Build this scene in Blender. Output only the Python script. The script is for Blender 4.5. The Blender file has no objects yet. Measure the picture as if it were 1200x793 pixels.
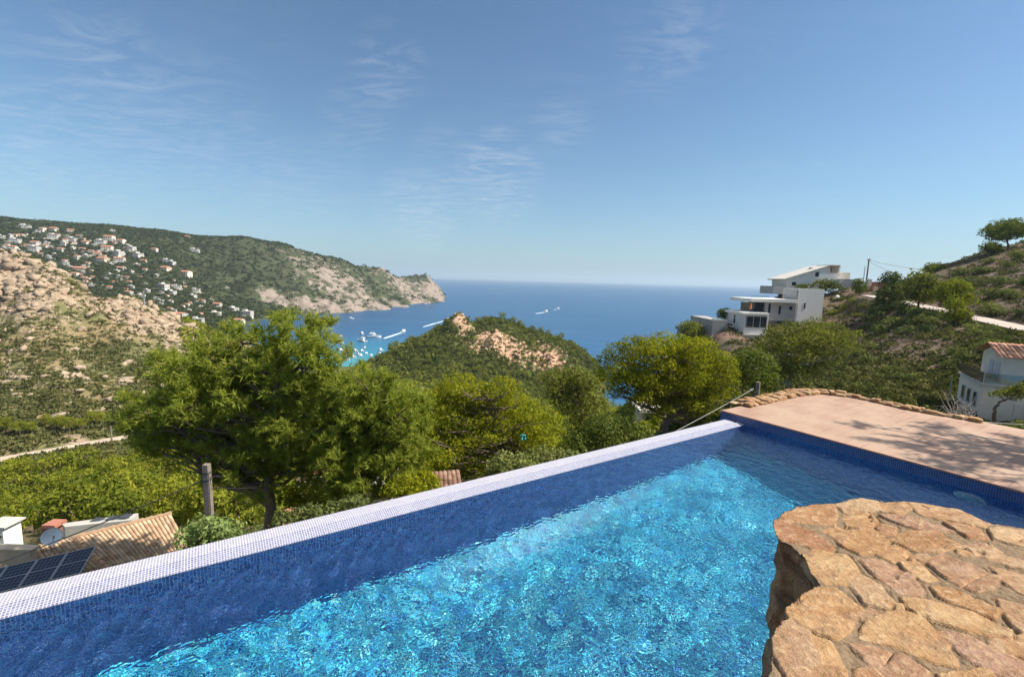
import bpy, bmesh, math, random
import numpy as np
from mathutils import Vector

sc = bpy.context.scene
COL = sc.collection
RNG = np.random.default_rng(7)
R = math.radians

# ------------------------------------------------------------------ camera geometry (1200 x 793 photograph)
FPX = 547.0
_a = R(1.55)
_p = math.atan(69.7 / FPX * math.cos(_a))
_u = np.array([math.sin(_a) * math.cos(_p), math.cos(_a) * math.cos(_p), math.sin(_p)])
_fw = np.array([0, 0, -1.0])
_F = _fw - _u * (_fw @ _u); _F /= np.linalg.norm(_F)
_X = np.cross(_F, _u)
CR = np.array([_X, _F, _u])                 # world = CR @ camera


def ray(px, py):
    return CR @ np.array([(px - 600) / FPX, (396.5 - py) / FPX, -1.0])


def at(px, py, D):
    d = ray(px, py)
    return d * (D / d[1])


def onz(px, py, z):
    d = ray(px, py)
    return d * (z / d[2])


def proj(P):
    c = np.asarray(P) @ CR
    return 600 + FPX * c[..., 0] / -c[..., 2], 396.5 - FPX * c[..., 1] / -c[..., 2]


# ------------------------------------------------------------------ numpy noise
def _hash(ix, iy, iz, seed):
    h = (ix.astype(np.int64) * 374761393 + iy.astype(np.int64) * 668265263 + iz.astype(np.int64) * 2147483647 + seed * 974634777) & 0xffffffff
    h = ((h ^ (h >> 13)) * 1274126177) & 0xffffffff
    h = ((h ^ (h >> 16)) * 2246822519) & 0xffffffff
    return ((h ^ (h >> 15)) & 0xffffff) / float(0xffffff)


def vnoise(x, y, z=None, seed=0):
    x = np.asarray(x, float); y = np.asarray(y, float)
    z = np.zeros_like(x) if z is None else np.asarray(z, float)
    x0, y0, z0 = np.floor(x), np.floor(y), np.floor(z)
    fx, fy, fz = x - x0, y - y0, z - z0
    fx, fy, fz = [q * q * (3 - 2 * q) for q in (fx, fy, fz)]
    r = 0
    for dx in (0, 1):
        for dy in (0, 1):
            for dz in (0, 1):
                w = (fx if dx else 1 - fx) * (fy if dy else 1 - fy) * (fz if dz else 1 - fz)
                r = r + w * _hash(x0 + dx, y0 + dy, z0 + dz, seed)
    return r * 2 - 1


def fbm(x, y, z=None, oct=4, seed=0, ridged=False):
    r = 0; a = 1.0; s = 0
    for o in range(oct):
        n = vnoise(np.asarray(x) * 2 ** o + o * 17.3, np.asarray(y) * 2 ** o - o * 9.1, None if z is None else np.asarray(z) * 2 ** o, seed + o)
        if ridged:
            n = 1 - 2 * np.abs(n)
        r = r + a * n; s += a; a *= .5
    return r / s


def sstep(a, b, x):
    t = np.clip((x - a) / (b - a), 0, 1)
    return t * t * (3 - 2 * t)


# ------------------------------------------------------------------ object helpers
def tag(o, label=None, cat=None, group=None, kind=None):
    if label: o['label'] = label
    if cat: o['category'] = cat
    if group: o['group'] = group
    if kind: o['kind'] = kind
    return o


def link(name, me, m=None, parent=None, smooth=False):
    if m is not None and not me.materials:
        me.materials.append(m)
    o = bpy.data.objects.new(name, me)
    COL.objects.link(o)
    if parent is not None:
        o.parent = parent
    if smooth:
        me.polygons.foreach_set('use_smooth', [True] * len(me.polygons))
    return o


def thing(name, label, cat, loc=(0, 0, 0), rz=0, group=None):
    o = bpy.data.objects.new(name, None)
    COL.objects.link(o)
    o.empty_display_size = .3
    o.location = [float(q) for q in loc]
    o.rotation_euler = (0, 0, rz)
    return tag(o, label, cat, group)


def dup(o, loc=None, rz=None, s=None, label=None, parent=None):
    c = o.copy()
    COL.objects.link(c)
    if parent is not None:
        c.parent = parent
    for ch in list(o.children):
        dup(ch, parent=c)
    if loc is not None: c.location = [float(q) for q in loc]
    if rz is not None: c.rotation_euler = (0, 0, rz)
    if s is not None: c.scale = (s, s, s) if np.isscalar(s) else s
    if label: c['label'] = label
    return c


def arr_mesh(name, V, F, attrs=None):
    """V (n,3), F (m,k): fast mesh; attrs: {name: (domain, values)}"""
    V = np.ascontiguousarray(V, dtype=np.float32); F = np.ascontiguousarray(F, dtype=np.int32)
    me = bpy.data.meshes.new(name)
    m, k = F.shape
    me.vertices.add(len(V)); me.vertices.foreach_set('co', V.ravel())
    me.loops.add(m * k); me.loops.foreach_set('vertex_index', F.ravel())
    me.polygons.add(m)
    me.polygons.foreach_set('loop_start', np.arange(0, m * k, k, dtype=np.int32))
    me.polygons.foreach_set('loop_total', np.full(m, k, dtype=np.int32))
    me.update(calc_edges=True)
    for nm, (dom, val) in (attrs or {}).items():
        a = me.attributes.new(nm, 'FLOAT', dom)
        a.data.foreach_set('value', np.ascontiguousarray(val, dtype=np.float32))
    return me


class MB:
    """collects solids and builds ONE mesh"""
    def __init__(s):
        s.v = []; s.f = []

    def add(s, v, f):
        n = len(s.v)
        s.v += [tuple(float(c) for c in q) for q in v]
        s.f += [tuple(i + n for i in q) for q in f]
        return s

    def box(s, x0, x1, y0, y1, z0, z1, top=None):
        b = [(x0, y0, z0), (x1, y0, z0), (x1, y1, z0), (x0, y1, z0), (x0, y0, z1), (x1, y0, z1), (x1, y1, z1), (x0, y1, z1)]
        return s.add(b, [(3, 2, 1, 0), (4, 5, 6, 7), (0, 1, 5, 4), (1, 2, 6, 5), (2, 3, 7, 6), (3, 0, 4, 7)])

    def prism(s, poly, z0, z1):
        n = len(poly)
        ar = sum(poly[i][0] * poly[(i + 1) % n][1] - poly[(i + 1) % n][0] * poly[i][1] for i in range(n))
        if ar < 0: poly = poly[::-1]
        v = [(p[0], p[1], z0) for p in poly] + [(p[0], p[1], z1) for p in poly]
        f = [tuple(range(n - 1, -1, -1)), tuple(range(n, 2 * n))] + [(i, (i + 1) % n, n + (i + 1) % n, n + i) for i in range(n)]
        return s.add(v, f)

    def extrude_y(s, poly, y0, y1):
        """polygon in x,z extruded along y"""
        n = len(poly)
        ar = sum(poly[i][0] * poly[(i + 1) % n][1] - poly[(i + 1) % n][0] * poly[i][1] for i in range(n))
        if ar < 0: poly = poly[::-1]
        v = [(p[0], y0, p[1]) for p in poly] + [(p[0], y1, p[1]) for p in poly]
        f = [tuple(range(n)), tuple(range(2 * n - 1, n - 1, -1))] + [((i + 1) % n, i, n + i, n + (i + 1) % n) for i in range(n)]
        return s.add(v, f)

    def extrude_x(s, poly, x0, x1):
        """polygon in y,z extruded along x"""
        n = len(poly)
        ar = sum(poly[i][0] * poly[(i + 1) % n][1] - poly[(i + 1) % n][0] * poly[i][1] for i in range(n))
        if ar < 0: poly = poly[::-1]
        v = [(x0, p[0], p[1]) for p in poly] + [(x1, p[0], p[1]) for p in poly]
        f = [tuple(range(n - 1, -1, -1)), tuple(range(n, 2 * n))] + [(i, (i + 1) % n, n + (i + 1) % n, n + i) for i in range(n)]
        return s.add(v, f)

    def hexa(s, q0, q1):
        """two quads (4 points each) joined into a solid"""
        v = list(q0) + list(q1)
        return s.add(v, [(3, 2, 1, 0), (4, 5, 6, 7), (0, 1, 5, 4), (1, 2, 6, 5), (2, 3, 7, 6), (3, 0, 4, 7)])

    def tube(s, pts, rad, n=8, cap=True):
        V, F = tube_arr(pts, rad, n)
        k = len(s.v)
        s.add(V, F.tolist())
        if cap:
            m = len(pts)
            s.f.append(tuple(k + i for i in range(n - 1, -1, -1)))
            s.f.append(tuple(k + (m - 1) * n + i for i in range(n)))
        return s

    def lathe(s, prof, n=16, c=(0, 0, 0)):
        v = []; f = []
        for (r, z) in prof:
            for i in range(n):
                t = 2 * math.pi * i / n
                v.append((c[0] + r * math.cos(t), c[1] + r * math.sin(t), c[2] + z))
        for j in range(len(prof) - 1):
            for i in range(n):
                f.append((j * n + i, j * n + (i + 1) % n, (j + 1) * n + (i + 1) % n, (j + 1) * n + i))
        f.append(tuple(range(n - 1, -1, -1))); f.append(tuple((len(prof) - 1) * n + i for i in range(n)))
        return s.add(v, f)

    def mesh(s, name):
        me = bpy.data.meshes.new(name)
        me.from_pydata(s.v, [], s.f)
        me.update()
        return me

    def build(s, name, m, parent=None, bevel=0, smooth=False):
        me = s.mesh(name)
        o = link(name, me, m, parent, smooth)
        if bevel:
            b = o.modifiers.new('bevel', 'BEVEL'); b.width = bevel; b.segments = 2; b.limit_method = 'ANGLE'; b.angle_limit = R(35)
        return o


def tube_arr(pts, rad, n=6):
    pts = np.asarray(pts, float); m = len(pts)
    rad = np.full(m, rad) if np.isscalar(rad) else np.asarray(rad, float)
    T = np.gradient(pts, axis=0); T /= np.linalg.norm(T, axis=1)[:, None] + 1e-9
    ref = np.array([0, 0, 1.0]) if abs(T[0][2]) < .9 else np.array([1.0, 0, 0])
    V = []
    for i in range(m):
        a = np.cross(ref, T[i]); a /= np.linalg.norm(a) + 1e-9
        b = np.cross(T[i], a); ref = np.cross(a, T[i]) * -1
        ref = b
        for k in range(n):
            t = 2 * math.pi * k / n
            V.append(pts[i] + rad[i] * (a * math.cos(t) + b * math.sin(t)))
    idx = np.arange(m * n).reshape(m, n)
    F = np.stack([idx[:-1], np.roll(idx[:-1], -1, 1), np.roll(idx[1:], -1, 1), idx[1:]], -1).reshape(-1, 4)
    return np.array(V), F


# ------------------------------------------------------------------ materials
def new_mat(name):
    m = bpy.data.materials.new(name); m.use_nodes = True
    nt = m.node_tree
    return m, nt, nt.nodes['Principled BSDF']


def N(nt, typ, **kw):
    n = nt.nodes.new(typ)
    for k, v in kw.items():
        if k.startswith('i_'):
            key = k[2:]
            key = int(key) if key.isdigit() else key.replace('_', ' ')
            n.inputs[key].default_value = v
        else:
            setattr(n, k, v)
    return n


def math_n(nt, op, a, b=None, clamp=False):
    n = nt.nodes.new('ShaderNodeMath'); n.operation = op; n.use_clamp = clamp
    for i, q in enumerate((a, b)):
        if q is None: continue
        if isinstance(q, (int, float)): n.inputs[i].default_value = q
        else: nt.links.new(q, n.inputs[i])
    return n.outputs[0]


def mix_c(nt, fac, a, b, blend='MIX'):
    n = nt.nodes.new('ShaderNodeMix'); n.data_type = 'RGBA'; n.blend_type = blend
    for sock, q in ((n.inputs[0], fac), (n.inputs[6], a), (n.inputs[7], b)):
        if isinstance(q, (int, float)): sock.default_value = q
        elif isinstance(q, tuple): sock.default_value = q + (1,) if len(q) == 3 else q
        else: nt.links.new(q, sock)
    return n.outputs[2]


def ramp(nt, fac, stops, interp='LINEAR'):
    n = nt.nodes.new('ShaderNodeValToRGB'); cr = n.color_ramp; cr.interpolation = interp
    while len(cr.elements) < len(stops): cr.elements.new(.5)
    for e, (p, c) in zip(cr.elements, stops):
        e.position = p; e.color = tuple(c) + (1,) if len(c) == 3 else c
    nt.links.new(fac, n.inputs[0])
    return n.outputs[0]


def pos_n(nt, space='pos'):
    if space == 'pos':
        return nt.nodes.new('ShaderNodeNewGeometry').outputs['Position']
    return nt.nodes.new('ShaderNodeTexCoord').outputs['Object']


def noise_n(nt, vec, scale, detail=4, rough=.55, out=0):
    n = N(nt, 'ShaderNodeTexNoise', i_Scale=scale, i_Detail=detail, i_Roughness=rough)
    nt.links.new(vec, n.inputs['Vector'])
    return n.outputs[out]


def maprange(nt, v, a, b, c=0., d=1.):
    n = nt.nodes.new('ShaderNodeMapRange'); n.inputs[1].default_value = a; n.inputs[2].default_value = b
    n.inputs[3].default_value = c; n.inputs[4].default_value = d
    nt.links.new(v, n.inputs[0]); return n.outputs[0]


def bump_n(nt, h, bsdf, strength=.4, dist=.02):
    n = N(nt, 'ShaderNodeBump', i_Strength=strength, i_Distance=dist)
    nt.links.new(h, n.inputs['Height']); nt.links.new(n.outputs[0], bsdf.inputs['Normal'])


def simple(name, c1, c2=None, scale=3., rough=.7, bump=0., bscale=None, space='pos', metal=0., spec=.5):
    m, nt, b = new_mat(name)
    b.inputs['Roughness'].default_value = rough; b.inputs['Metallic'].default_value = metal
    b.inputs['Specular IOR Level'].default_value = spec
    c2 = c2 or tuple(q * .82 for q in c1)
    vec = pos_n(nt, space)
    f = noise_n(nt, vec, scale, 5, .6)
    f = maprange(nt, f, .32, .68)
    nt.links.new(mix_c(nt, f, c2, c1), b.inputs['Base Color'])
    if bump:
        bump_n(nt, noise_n(nt, vec, bscale or scale * 6, 4), b, bump)
    return m


def attr_n(nt, name):
    return N(nt, 'ShaderNodeAttribute', attribute_name=name).outputs['Fac']


def foliage_mat(name, stops, trans=.35, vary=.25):
    m, nt, b = new_mat(name)
    t = attr_n(nt, 'tint')
    inf = nt.nodes.new('ShaderNodeObjectInfo')
    t = math_n(nt, 'ADD', t, math_n(nt, 'MULTIPLY', math_n(nt, 'SUBTRACT', inf.outputs['Random'], .5), vary), clamp=True)
    c = ramp(nt, t, stops)
    nt.nodes.remove(b)
    d = nt.nodes.new('ShaderNodeBsdfDiffuse'); tr = nt.nodes.new('ShaderNodeBsdfTranslucent'); mx = nt.nodes.new('ShaderNodeMixShader')
    mx.inputs[0].default_value = trans
    nt.links.new(c, d.inputs[0])
    nt.links.new(mix_c(nt, 1.0, c, (1.0, 1.0, .55), 'MULTIPLY'), tr.inputs[0])
    nt.links.new(d.outputs[0], mx.inputs[1]); nt.links.new(tr.outputs[0], mx.inputs[2])
    nt.links.new(mx.outputs[0], nt.nodes['Material Output'].inputs[0])
    return m


# ------------------------------------------------------------------ foliage builders
def rdir(n, rng, up=0.):
    v = rng.normal(size=(n, 3)); v[:, 2] += up
    return v / (np.linalg.norm(v, axis=1)[:, None] + 1e-9)


def leaves(C, size, rng, normal=None, aspect=1.6, jitter=.8):
    """one bent-free triangle leaf per centre"""
    n = len(C)
    size = np.broadcast_to(np.asarray(size, float), (n,))
    nn = rdir(n, rng)
    if normal is not None:
        nn = normal * (1 - jitter) + nn * jitter
        nn /= np.linalg.norm(nn, axis=1)[:, None] + 1e-9
    a = np.cross(nn, rdir(n, rng)); a /= np.linalg.norm(a, axis=1)[:, None] + 1e-9
    b = np.cross(nn, a)
    s = size[:, None]
    return np.stack([C - a * s * .5 * aspect * .6 - b * s * .35, C - a * s * .5 * aspect * .6 + b * s * .35, C + a * s * .5 * aspect], 1)


def crown_tris(lobes, per, leaf, rng, low=-.45, shell=(.62, 1.05), zsq=1.):
    """lobes: list of (centre, radius). Returns tris (n,3,3) and tint (n,)"""
    T = []; K = []
    for (c, r) in lobes:
        r = np.asarray(r, float)
        n = int(per * (np.mean(r) / leaf) ** 2 * 1.5) + 6
        d = rdir(n * 2, rng); d = d[d[:, 2] > low][:n]
        sh = rng.uniform(shell[0], shell[1], len(d))[:, None]
        wob = 1 + .22 * vnoise(d[:, 0] * 2.2 + c[0], d[:, 1] * 2.2 + c[1], d[:, 2] * 2.2, 3)[:, None]
        P = np.asarray(c) + d * r * sh * wob
        T.append(leaves(P, leaf * rng.uniform(.6, 1.35, len(P)), rng, d, 1.5, .42))
        K.append(np.clip(rng.normal(.5, .16, len(P)) + rng.normal(0, .14), 0, 1))
    return np.concatenate(T), np.concatenate(K)


def tri_mesh(name, T, tint):
    V = T.reshape(-1, 3); F = np.arange(len(V)).reshape(-1, 3)
    return arr_mesh(name, V, F, {'tint': ('FACE', tint)})


def needle_tufts(P, D, rng, n=42, L=.24, w=.022, rad=.16):
    """brush-like shoots: P origins, D directions"""
    m = len(P)
    D = D / np.linalg.norm(D, axis=1)[:, None]
    along = rng.uniform(-.05, .30, (m, n, 1))
    base = P[:, None, :] + D[:, None, :] * along
    rd = rng.normal(size=(m, n, 3)); rd -= (rd * D[:, None, :]).sum(-1, keepdims=True) * D[:, None, :]
    rd /= np.linalg.norm(rd, axis=-1, keepdims=True) + 1e-9
    nd = rd * rng.uniform(.55, 1.0, (m, n, 1)) + D[:, None, :] * rng.uniform(.35, .9, (m, n, 1))
    nd /= np.linalg.norm(nd, axis=-1, keepdims=True)
    ln = L * rng.uniform(.7, 1.15, (m, n, 1))
    side = np.cross(nd, rng.normal(size=(m, n, 3))); side /= np.linalg.norm(side, axis=-1, keepdims=True) + 1e-9
    tip = base + nd * ln
    T = np.stack([base - side * w * .5, base + side * w * .5, tip], 2).reshape(-1, 3, 3)
    k = np.clip(rng.normal(.5, .15, (m, 1)) + rng.normal(0, .12, (m, n)), 0, 1).ravel()
    return T, k


def in_poly(pts, poly):
    x, y = pts[:, 0], pts[:, 1]; r = np.zeros(len(pts), bool); n = len(poly)
    for i in range(n):
        x0, y0 = poly[i]; x1, y1 = poly[(i + 1) % n]
        c = ((y0 > y) != (y1 > y)) & (x < (x1 - x0) * (y - y0) / (y1 - y0 + 1e-12) + x0)
        r ^= c
    return r


def poly_dist(pts, poly):
    """unsigned distance to the outline"""
    best = np.full(len(pts), 1e9); n = len(poly)
    for i in range(n):
        a = np.array(poly[i], float); b = np.array(poly[(i + 1) % n], float); ab = b - a
        t = np.clip(((pts - a) @ ab) / (ab @ ab + 1e-12), 0, 1)
        best = np.minimum(best, np.linalg.norm(pts - a - t[:, None] * ab, axis=1))
    return best


def fill_outline(poly, n, margin, rng):
    """spread points in a pixel outline"""
    poly = [tuple(q) for q in poly]
    lo = np.min(poly, 0); hi = np.max(poly, 0)
    c = rng.uniform(lo, hi, (n * 40, 2)); c = c[in_poly(c, poly)]
    d = poly_dist(c, poly); keep = d > margin * rng.uniform(.55, 1.1, len(d))
    c = c[keep]; d = d[keep]
    out = [0]
    mind = np.linalg.norm(c - c[0], axis=1)
    while len(out) < min(n, len(c)):
        i = int(np.argmax(mind + rng.uniform(0, 2, len(c)))); out.append(i)
        mind = np.minimum(mind, np.linalg.norm(c - c[i], axis=1))
    return c[out], d[out]


def limb(a, b, r0, r1, rng, n=6, sag=.12):
    a = np.asarray(a, float); b = np.asarray(b, float)
    t = np.linspace(0, 1, n)[:, None]
    L = np.linalg.norm(b - a)
    p = a + (b - a) * t
    off = rng.normal(size=(n, 3)) * L * .035
    off[0] = off[-1] = 0
    p = p + off + np.array([0, 0, 1.]) * (np.sin(t * math.pi) * L * -sag)
    return p, np.linspace(r0, r1, n)
# ------------------------------------------------------------------ terrain: one height field through surveyed points
SEA = -90.0
ctrl = []


def cp(px, py, D):
    P = at(px, py, D); ctrl.append((P[0] / P[1], math.log(P[1]), P[2] / P[1]))


def cz(px, D, z):
    P = at(px, 400, D); ctrl.append((P[0] / D, math.log(D), z / D))


# under the pool and the garden below it
for px in (-300, 0, 300, 600, 900, 1200, 1500):
    cz(px, 5, -6.5)
for q in [(0, 12, -13), (250, 12, -13), (0, 18, -15.5), (200, 18, -15.5), (0, 26, -18.5), (200, 26, -18.5), (380, 12, -11.5), (330, 17, -12), (400, 25, -15),
          (600, 14, -10.5), (600, 28, -13), (700, 32, -13), (780, 20, -10.5), (780, 38, -12.8), (900, 18, -8.2), (900, 30, -9.8), (1000, 20, -7.5), (1150, 22, -7.2), (1300, 22, -7),
          (1150, 42, -11.4), (1200, 42, -11.4), (1120, 36, -10.6), (1000, 36, -9.6), (1200, 30, -9.3), (1350, 42, -10),
          (-200, 18, -15), (-200, 40, -26), (0, 40, -27), (0, 60, -36), (-150, 70, -38), (150, 45, -28), (150, 65, -37), (300, 60, -32), (300, 120, -46), (300, 250, -60), (300, 400, -79),
          (450, 50, -24), (430, 150, -48), (430, 300, -70), (420, 450, -88.6), (600, 60, -24), (600, 120, -44), (600, 210, -62), (600, 290, -76), (780, 60, -19), (780, 120, -46), (780, 250, -82),
          (850, 210, -62), (850, 320, -95), (900, 250, -75), (960, 180, -8), (960, 300, -66), (1050, 240, -8), (1050, 320, -34), (1200, 300, 6), (1400, 260, 25)]:
    cz(*q)
# valley wood, dirt road, rocky hill
for q in [(60, 560, 84), (0, 529, 108), (60, 526, 112), (130, 512, 124), (0, 541, 103), (60, 533, 107), (135, 517, 119), (200, 520, 116), (-200, 560, 105),
          (0, 490, 124), (70, 470, 140), (0, 440, 165), (100, 440, 170), (200, 440, 190), (0, 400, 195), (100, 390, 215), (200, 410, 225),
          (0, 302, 262), (40, 310, 258), (70, 322, 252), (96, 338, 246), (100, 356, 256), (150, 357, 268), (185, 368, 275), (235, 385, 285), (270, 400, 290), (-120, 280, 265), (0, 350, 225), (60, 350, 226),
          (-250, 300, 262), (-250, 420, 170),
          (0, 345, 480), (120, 378, 430), (240, 398, 460), (-200, 345, 480)]:
    cp(*q)
# hill between the bay and the garden
for q in [(432, 431, 400), (455, 416, 420), (480, 401, 430), (510, 386, 435), (535, 375, 430), (552, 378, 445), (575, 373, 460), (600, 379, 460), (640, 394, 455), (670, 404, 460), (686, 416, 455),
          (545, 400, 402), (600, 425, 395), (625, 441, 385), (660, 425, 410), (480, 440, 350), (540, 425, 370), (560, 445, 345), (660, 450, 380)]:
    cp(*q)
for q in [(500, 540, -100), (550, 540, -84), (600, 560, -84), (680, 560, -100), (720, 480, -100), (720, 380, -92)]:
    cz(*q)
# sea bed
for q in [(440, 560, -99), (430, 640, -100), (480, 800, -110), (560, 900, -115), (600, 1300, -125), (560, 2000, -135), (535, 2600, -135), (650, 900, -115), (700, 1500, -130), (900, 800, -115),
          (900, 2200, -140), (1100, 700, -110), (1200, 500, -108), (1250, 1200, -120), (700, 650, -110), (1500, 1000, -120), (370, 800, -97), (390, 640, -96), (600, 3000, -140), (1200, 3000, -140)]:
    cz(*q)
# headland and the town slope
for q in [(0, 257, 1120), (60, 266, 1130), (130, 270, 1150), (200, 277, 1200), (285, 282, 1280), (340, 293, 1340), (400, 308, 1430), (450, 320, 1600), (490, 328, 1800), (507, 333, 1900),
          (330, 338, 1130), (400, 345, 1260), (450, 342, 1480), (480, 344, 1650), (270, 345, 1020), (200, 330, 900), (240, 373, 760), (100, 335, 800), (290, 366, 900), (150, 300, 1000), (50, 300, 960), (0, 320, 800),
          (-200, 255, 1150), (-200, 310, 850)]:
    cp(*q)
for q in [(322, 373), (350, 369), (390, 367.5), (430, 363.5), (480, 356.5), (519, 350)]:
    P = onz(*q, SEA); cz(q[0], P[1], SEA)
    cz(q[0], P[1] * .94, SEA - 9)
for q in [(0, 1900, 50), (285, 2000, 0), (400, 2100, -100), (480, 2300, -120), (530, 2150, -110), (516, 1930, -62), (524, 1980, -100), (-200, 1800, 60), (0, 3000, 0), (300, 3000, -120)]:
    cz(*q)
# steep slope with the road and the houses
for q in [(840, 398, 122), (880, 396, 126), (930, 385, 128), (965, 372, 132), (1000, 352, 140), (925, 337, 158), (1000, 336, 160), (1040, 336, 150), (815, 388, 140), (800, 394, 150),
          (850, 425, 95), (900, 440, 75), (930, 462, 46), (960, 425, 85), (1000, 420, 84), (1000, 395, 105), (1040, 385, 100), (1050, 430, 66), (1100, 440, 58), (1110, 468, 47), (1100, 400, 78), (1150, 405, 64), (1200, 400, 60),
          (1045, 352, 118), (1080, 360, 106), (1100, 364, 100), (1150, 376, 88), (1200, 387, 77), (1046, 350, 122), (1082, 357, 111), (1102, 360, 105), (1152, 370, 93), (1200, 380, 82),
          (1130, 345, 116), (1200, 340, 104), (1082, 324, 150), (1110, 313, 152), (1150, 300, 152), (1200, 288, 150), (1300, 260, 150), (1400, 250, 150), (1400, 400, 60)]:
    cp(*q)

ctrl = np.array(ctrl)
SC = np.array([2.2, 1.0])
_cx = ctrl[:, :2] * SC


def _phi(r2):
    return -np.sqrt(r2 + .0009)


_n = len(ctrl)
_A = np.zeros((_n + 3, _n + 3))
_A[:_n, :_n] = _phi(((_cx[:, None] - _cx[None]) ** 2).sum(-1)) + np.eye(_n) * -.002
_A[:_n, _n] = 1; _A[:_n, _n + 1:] = _cx
_A[_n:, :_n] = _A[:_n, _n:].T
_W = np.linalg.solve(_A, np.concatenate([ctrl[:, 2], np.zeros(3)]))


def zone(t, L, t0, L0, rt, rl):
    return np.exp(-(((t - t0) / rt) ** 2 + ((L - L0) / rl) ** 2))


def tpx(px):
    P = at(px, 400, 1.); return P[0]


def rocky(t, L):
    """how rocky the ground is, 0..1"""
    x = 0
    ln = math.log
    x = np.maximum(x, 1.0 * zone(t, L, tpx(20), ln(235), .17, .16))
    x = np.maximum(x, .80 * zone(t, L, tpx(170), ln(250), .22, .16))
    x = np.maximum(x, .38 * zone(t, L, tpx(60), ln(165), .30, .20))
    x = np.maximum(x, .95 * zone(t, L, tpx(585), ln(405), .085, .06))
    x = np.maximum(x, .85 * zone(t, L, tpx(640), ln(410), .06, .07))
    x = np.maximum(x, .8 * zone(t, L, tpx(540), ln(425), .03, .05))
    x = np.maximum(x, .66 * zone(t, L, tpx(400), ln(1290), .16, .14))
    x = np.maximum(x, .66 * zone(t, L, tpx(470), ln(1650), .10, .14))
    x = np.maximum(x, .9 * zone(t, L, tpx(512), ln(1880), .03, .08))
    for q_, d_ in ((325, 1060), (355, 1075), (390, 1110), (420, 1180), (445, 1260), (470, 1380), (492, 1560), (508, 1740)):
        x = np.maximum(x, .88 * zone(t, L, tpx(q_), ln(d_), .05, .055))
    x = np.maximum(x, .62 * zone(t, L, tpx(1060), ln(85), .20, .28))
    x = np.maximum(x, .55 * zone(t, L, tpx(1180), ln(115), .20, .2))
    x = np.maximum(x, .75 * zone(t, L, tpx(75), ln(121), .09, .045))
    return x


ROADS = [[at(*q) for q in [(-120, 566, 95), (-60, 553, 100), (0, 538.5, 105), (50, 530, 110), (95, 521.5, 117), (135, 514.5, 123), (175, 508, 131), (230, 502, 142)]],
         [at(*q) for q in [(1020, 346, 132), (1045, 351, 120), (1080, 358.5, 109), (1101, 362.5, 102.5), (1150, 373.5, 90.5), (1200, 384.5, 79.5), (1260, 400, 68), (1330, 420, 58)]]]
PADS = [(at(1200, 484, 41), 12, 5), (at(900, 404, 131), 15, 6)]


def carve(x, y, z):
    for pts in ROADS:
        best = np.full(len(x), 1e9); zr = np.zeros(len(x))
        for a_, b_ in zip(pts[:-1], pts[1:]):
            ab = b_[:2] - a_[:2]
            s_ = np.clip(((x - a_[0]) * ab[0] + (y - a_[1]) * ab[1]) / (ab @ ab), 0, 1)
            d = np.hypot(x - a_[0] - s_ * ab[0], y - a_[1] - s_ * ab[1])
            k = d < best
            best[k] = d[k]; zr[k] = (a_[2] + (b_[2] - a_[2]) * s_)[k]
        w = sstep(7.0, 3.2, best)
        z = z * (1 - w) + (zr - .25) * w
    return z


def road_dist(x, y):
    best = np.full(len(x), 1e9)
    for pts in ROADS:
        for a_, b_ in zip(pts[:-1], pts[1:]):
            ab = b_[:2] - a_[:2]
            s_ = np.clip(((x - a_[0]) * ab[0] + (y - a_[1]) * ab[1]) / (ab @ ab), 0, 1)
            best = np.minimum(best, np.hypot(x - a_[0] - s_ * ab[0], y - a_[1] - s_ * ab[1]))
    return best


def height(x, y, fine=True):
    x = np.asarray(x, float).ravel(); y = np.asarray(y, float).ravel()
    y = np.maximum(y, 3.); t = x / y; L = np.log(y)
    q = np.stack([t * SC[0], L * SC[1]], 1)
    out = np.zeros(len(x))
    for i in range(0, len(x), 20000):
        s = slice(i, i + 20000)
        K = _phi(((q[s, None] - _cx[None]) ** 2).sum(-1))
        out[s] = K @ _W[:_n] + _W[_n] + q[s] @ _W[_n + 1:]
    z = out * y
    rk = rocky(t, L)
    far = np.clip((y - 60) / 300, 0, 1)
    z = z + fbm(x / 60, y / 60, oct=4, seed=5) * 3.2 * far * (y > 60)
    cl = fbm(x / 34, y / 34, oct=4, seed=21, ridged=True)
    z = z + rk * cl * np.where(y > 900, 24, np.where(y > 340, 9, np.where(y > 150, 7., .8)))
    z = z + rk * fbm(x / 13, y / 13, oct=3, seed=27, ridged=True) * ((y > 150) & (y < 340)) * 4.5
    z = z + fbm(x / 6, y / 6, oct=3, seed=9) * (.35 + rk * np.where(y > 150, 1.6, .3))
    w = sstep(22, 9, y)                        # keep clear of the pool
    z = z - w * .5
    # broken upright cliff bands on the cove hill
    cv = rk * ((y > 340) & (y < 520))
    st = fbm(x / 9, y / 30, oct=3, seed=61, ridged=True)
    z = z + cv * st * 6.0
    return carve(x, y, z)


def Hz(x, y):
    return float(height([x], [y])[0])


_SURV = {}


def drop(px, py, D0=20., D1=2600.):
    """first point of the ground seen through a pixel of the photograph"""
    r = ray(px, py)
    D = np.exp(np.linspace(math.log(D0), math.log(D1), 700))
    P = r[None] * (D / r[1])[:, None]
    h = height(P[:, 0], P[:, 1])
    i = np.argmax(P[:, 2] < h)
    if P[i, 2] >= h[i]: i = len(D) - 1
    return np.array([P[i, 0], P[i, 1], h[i]])


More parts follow.
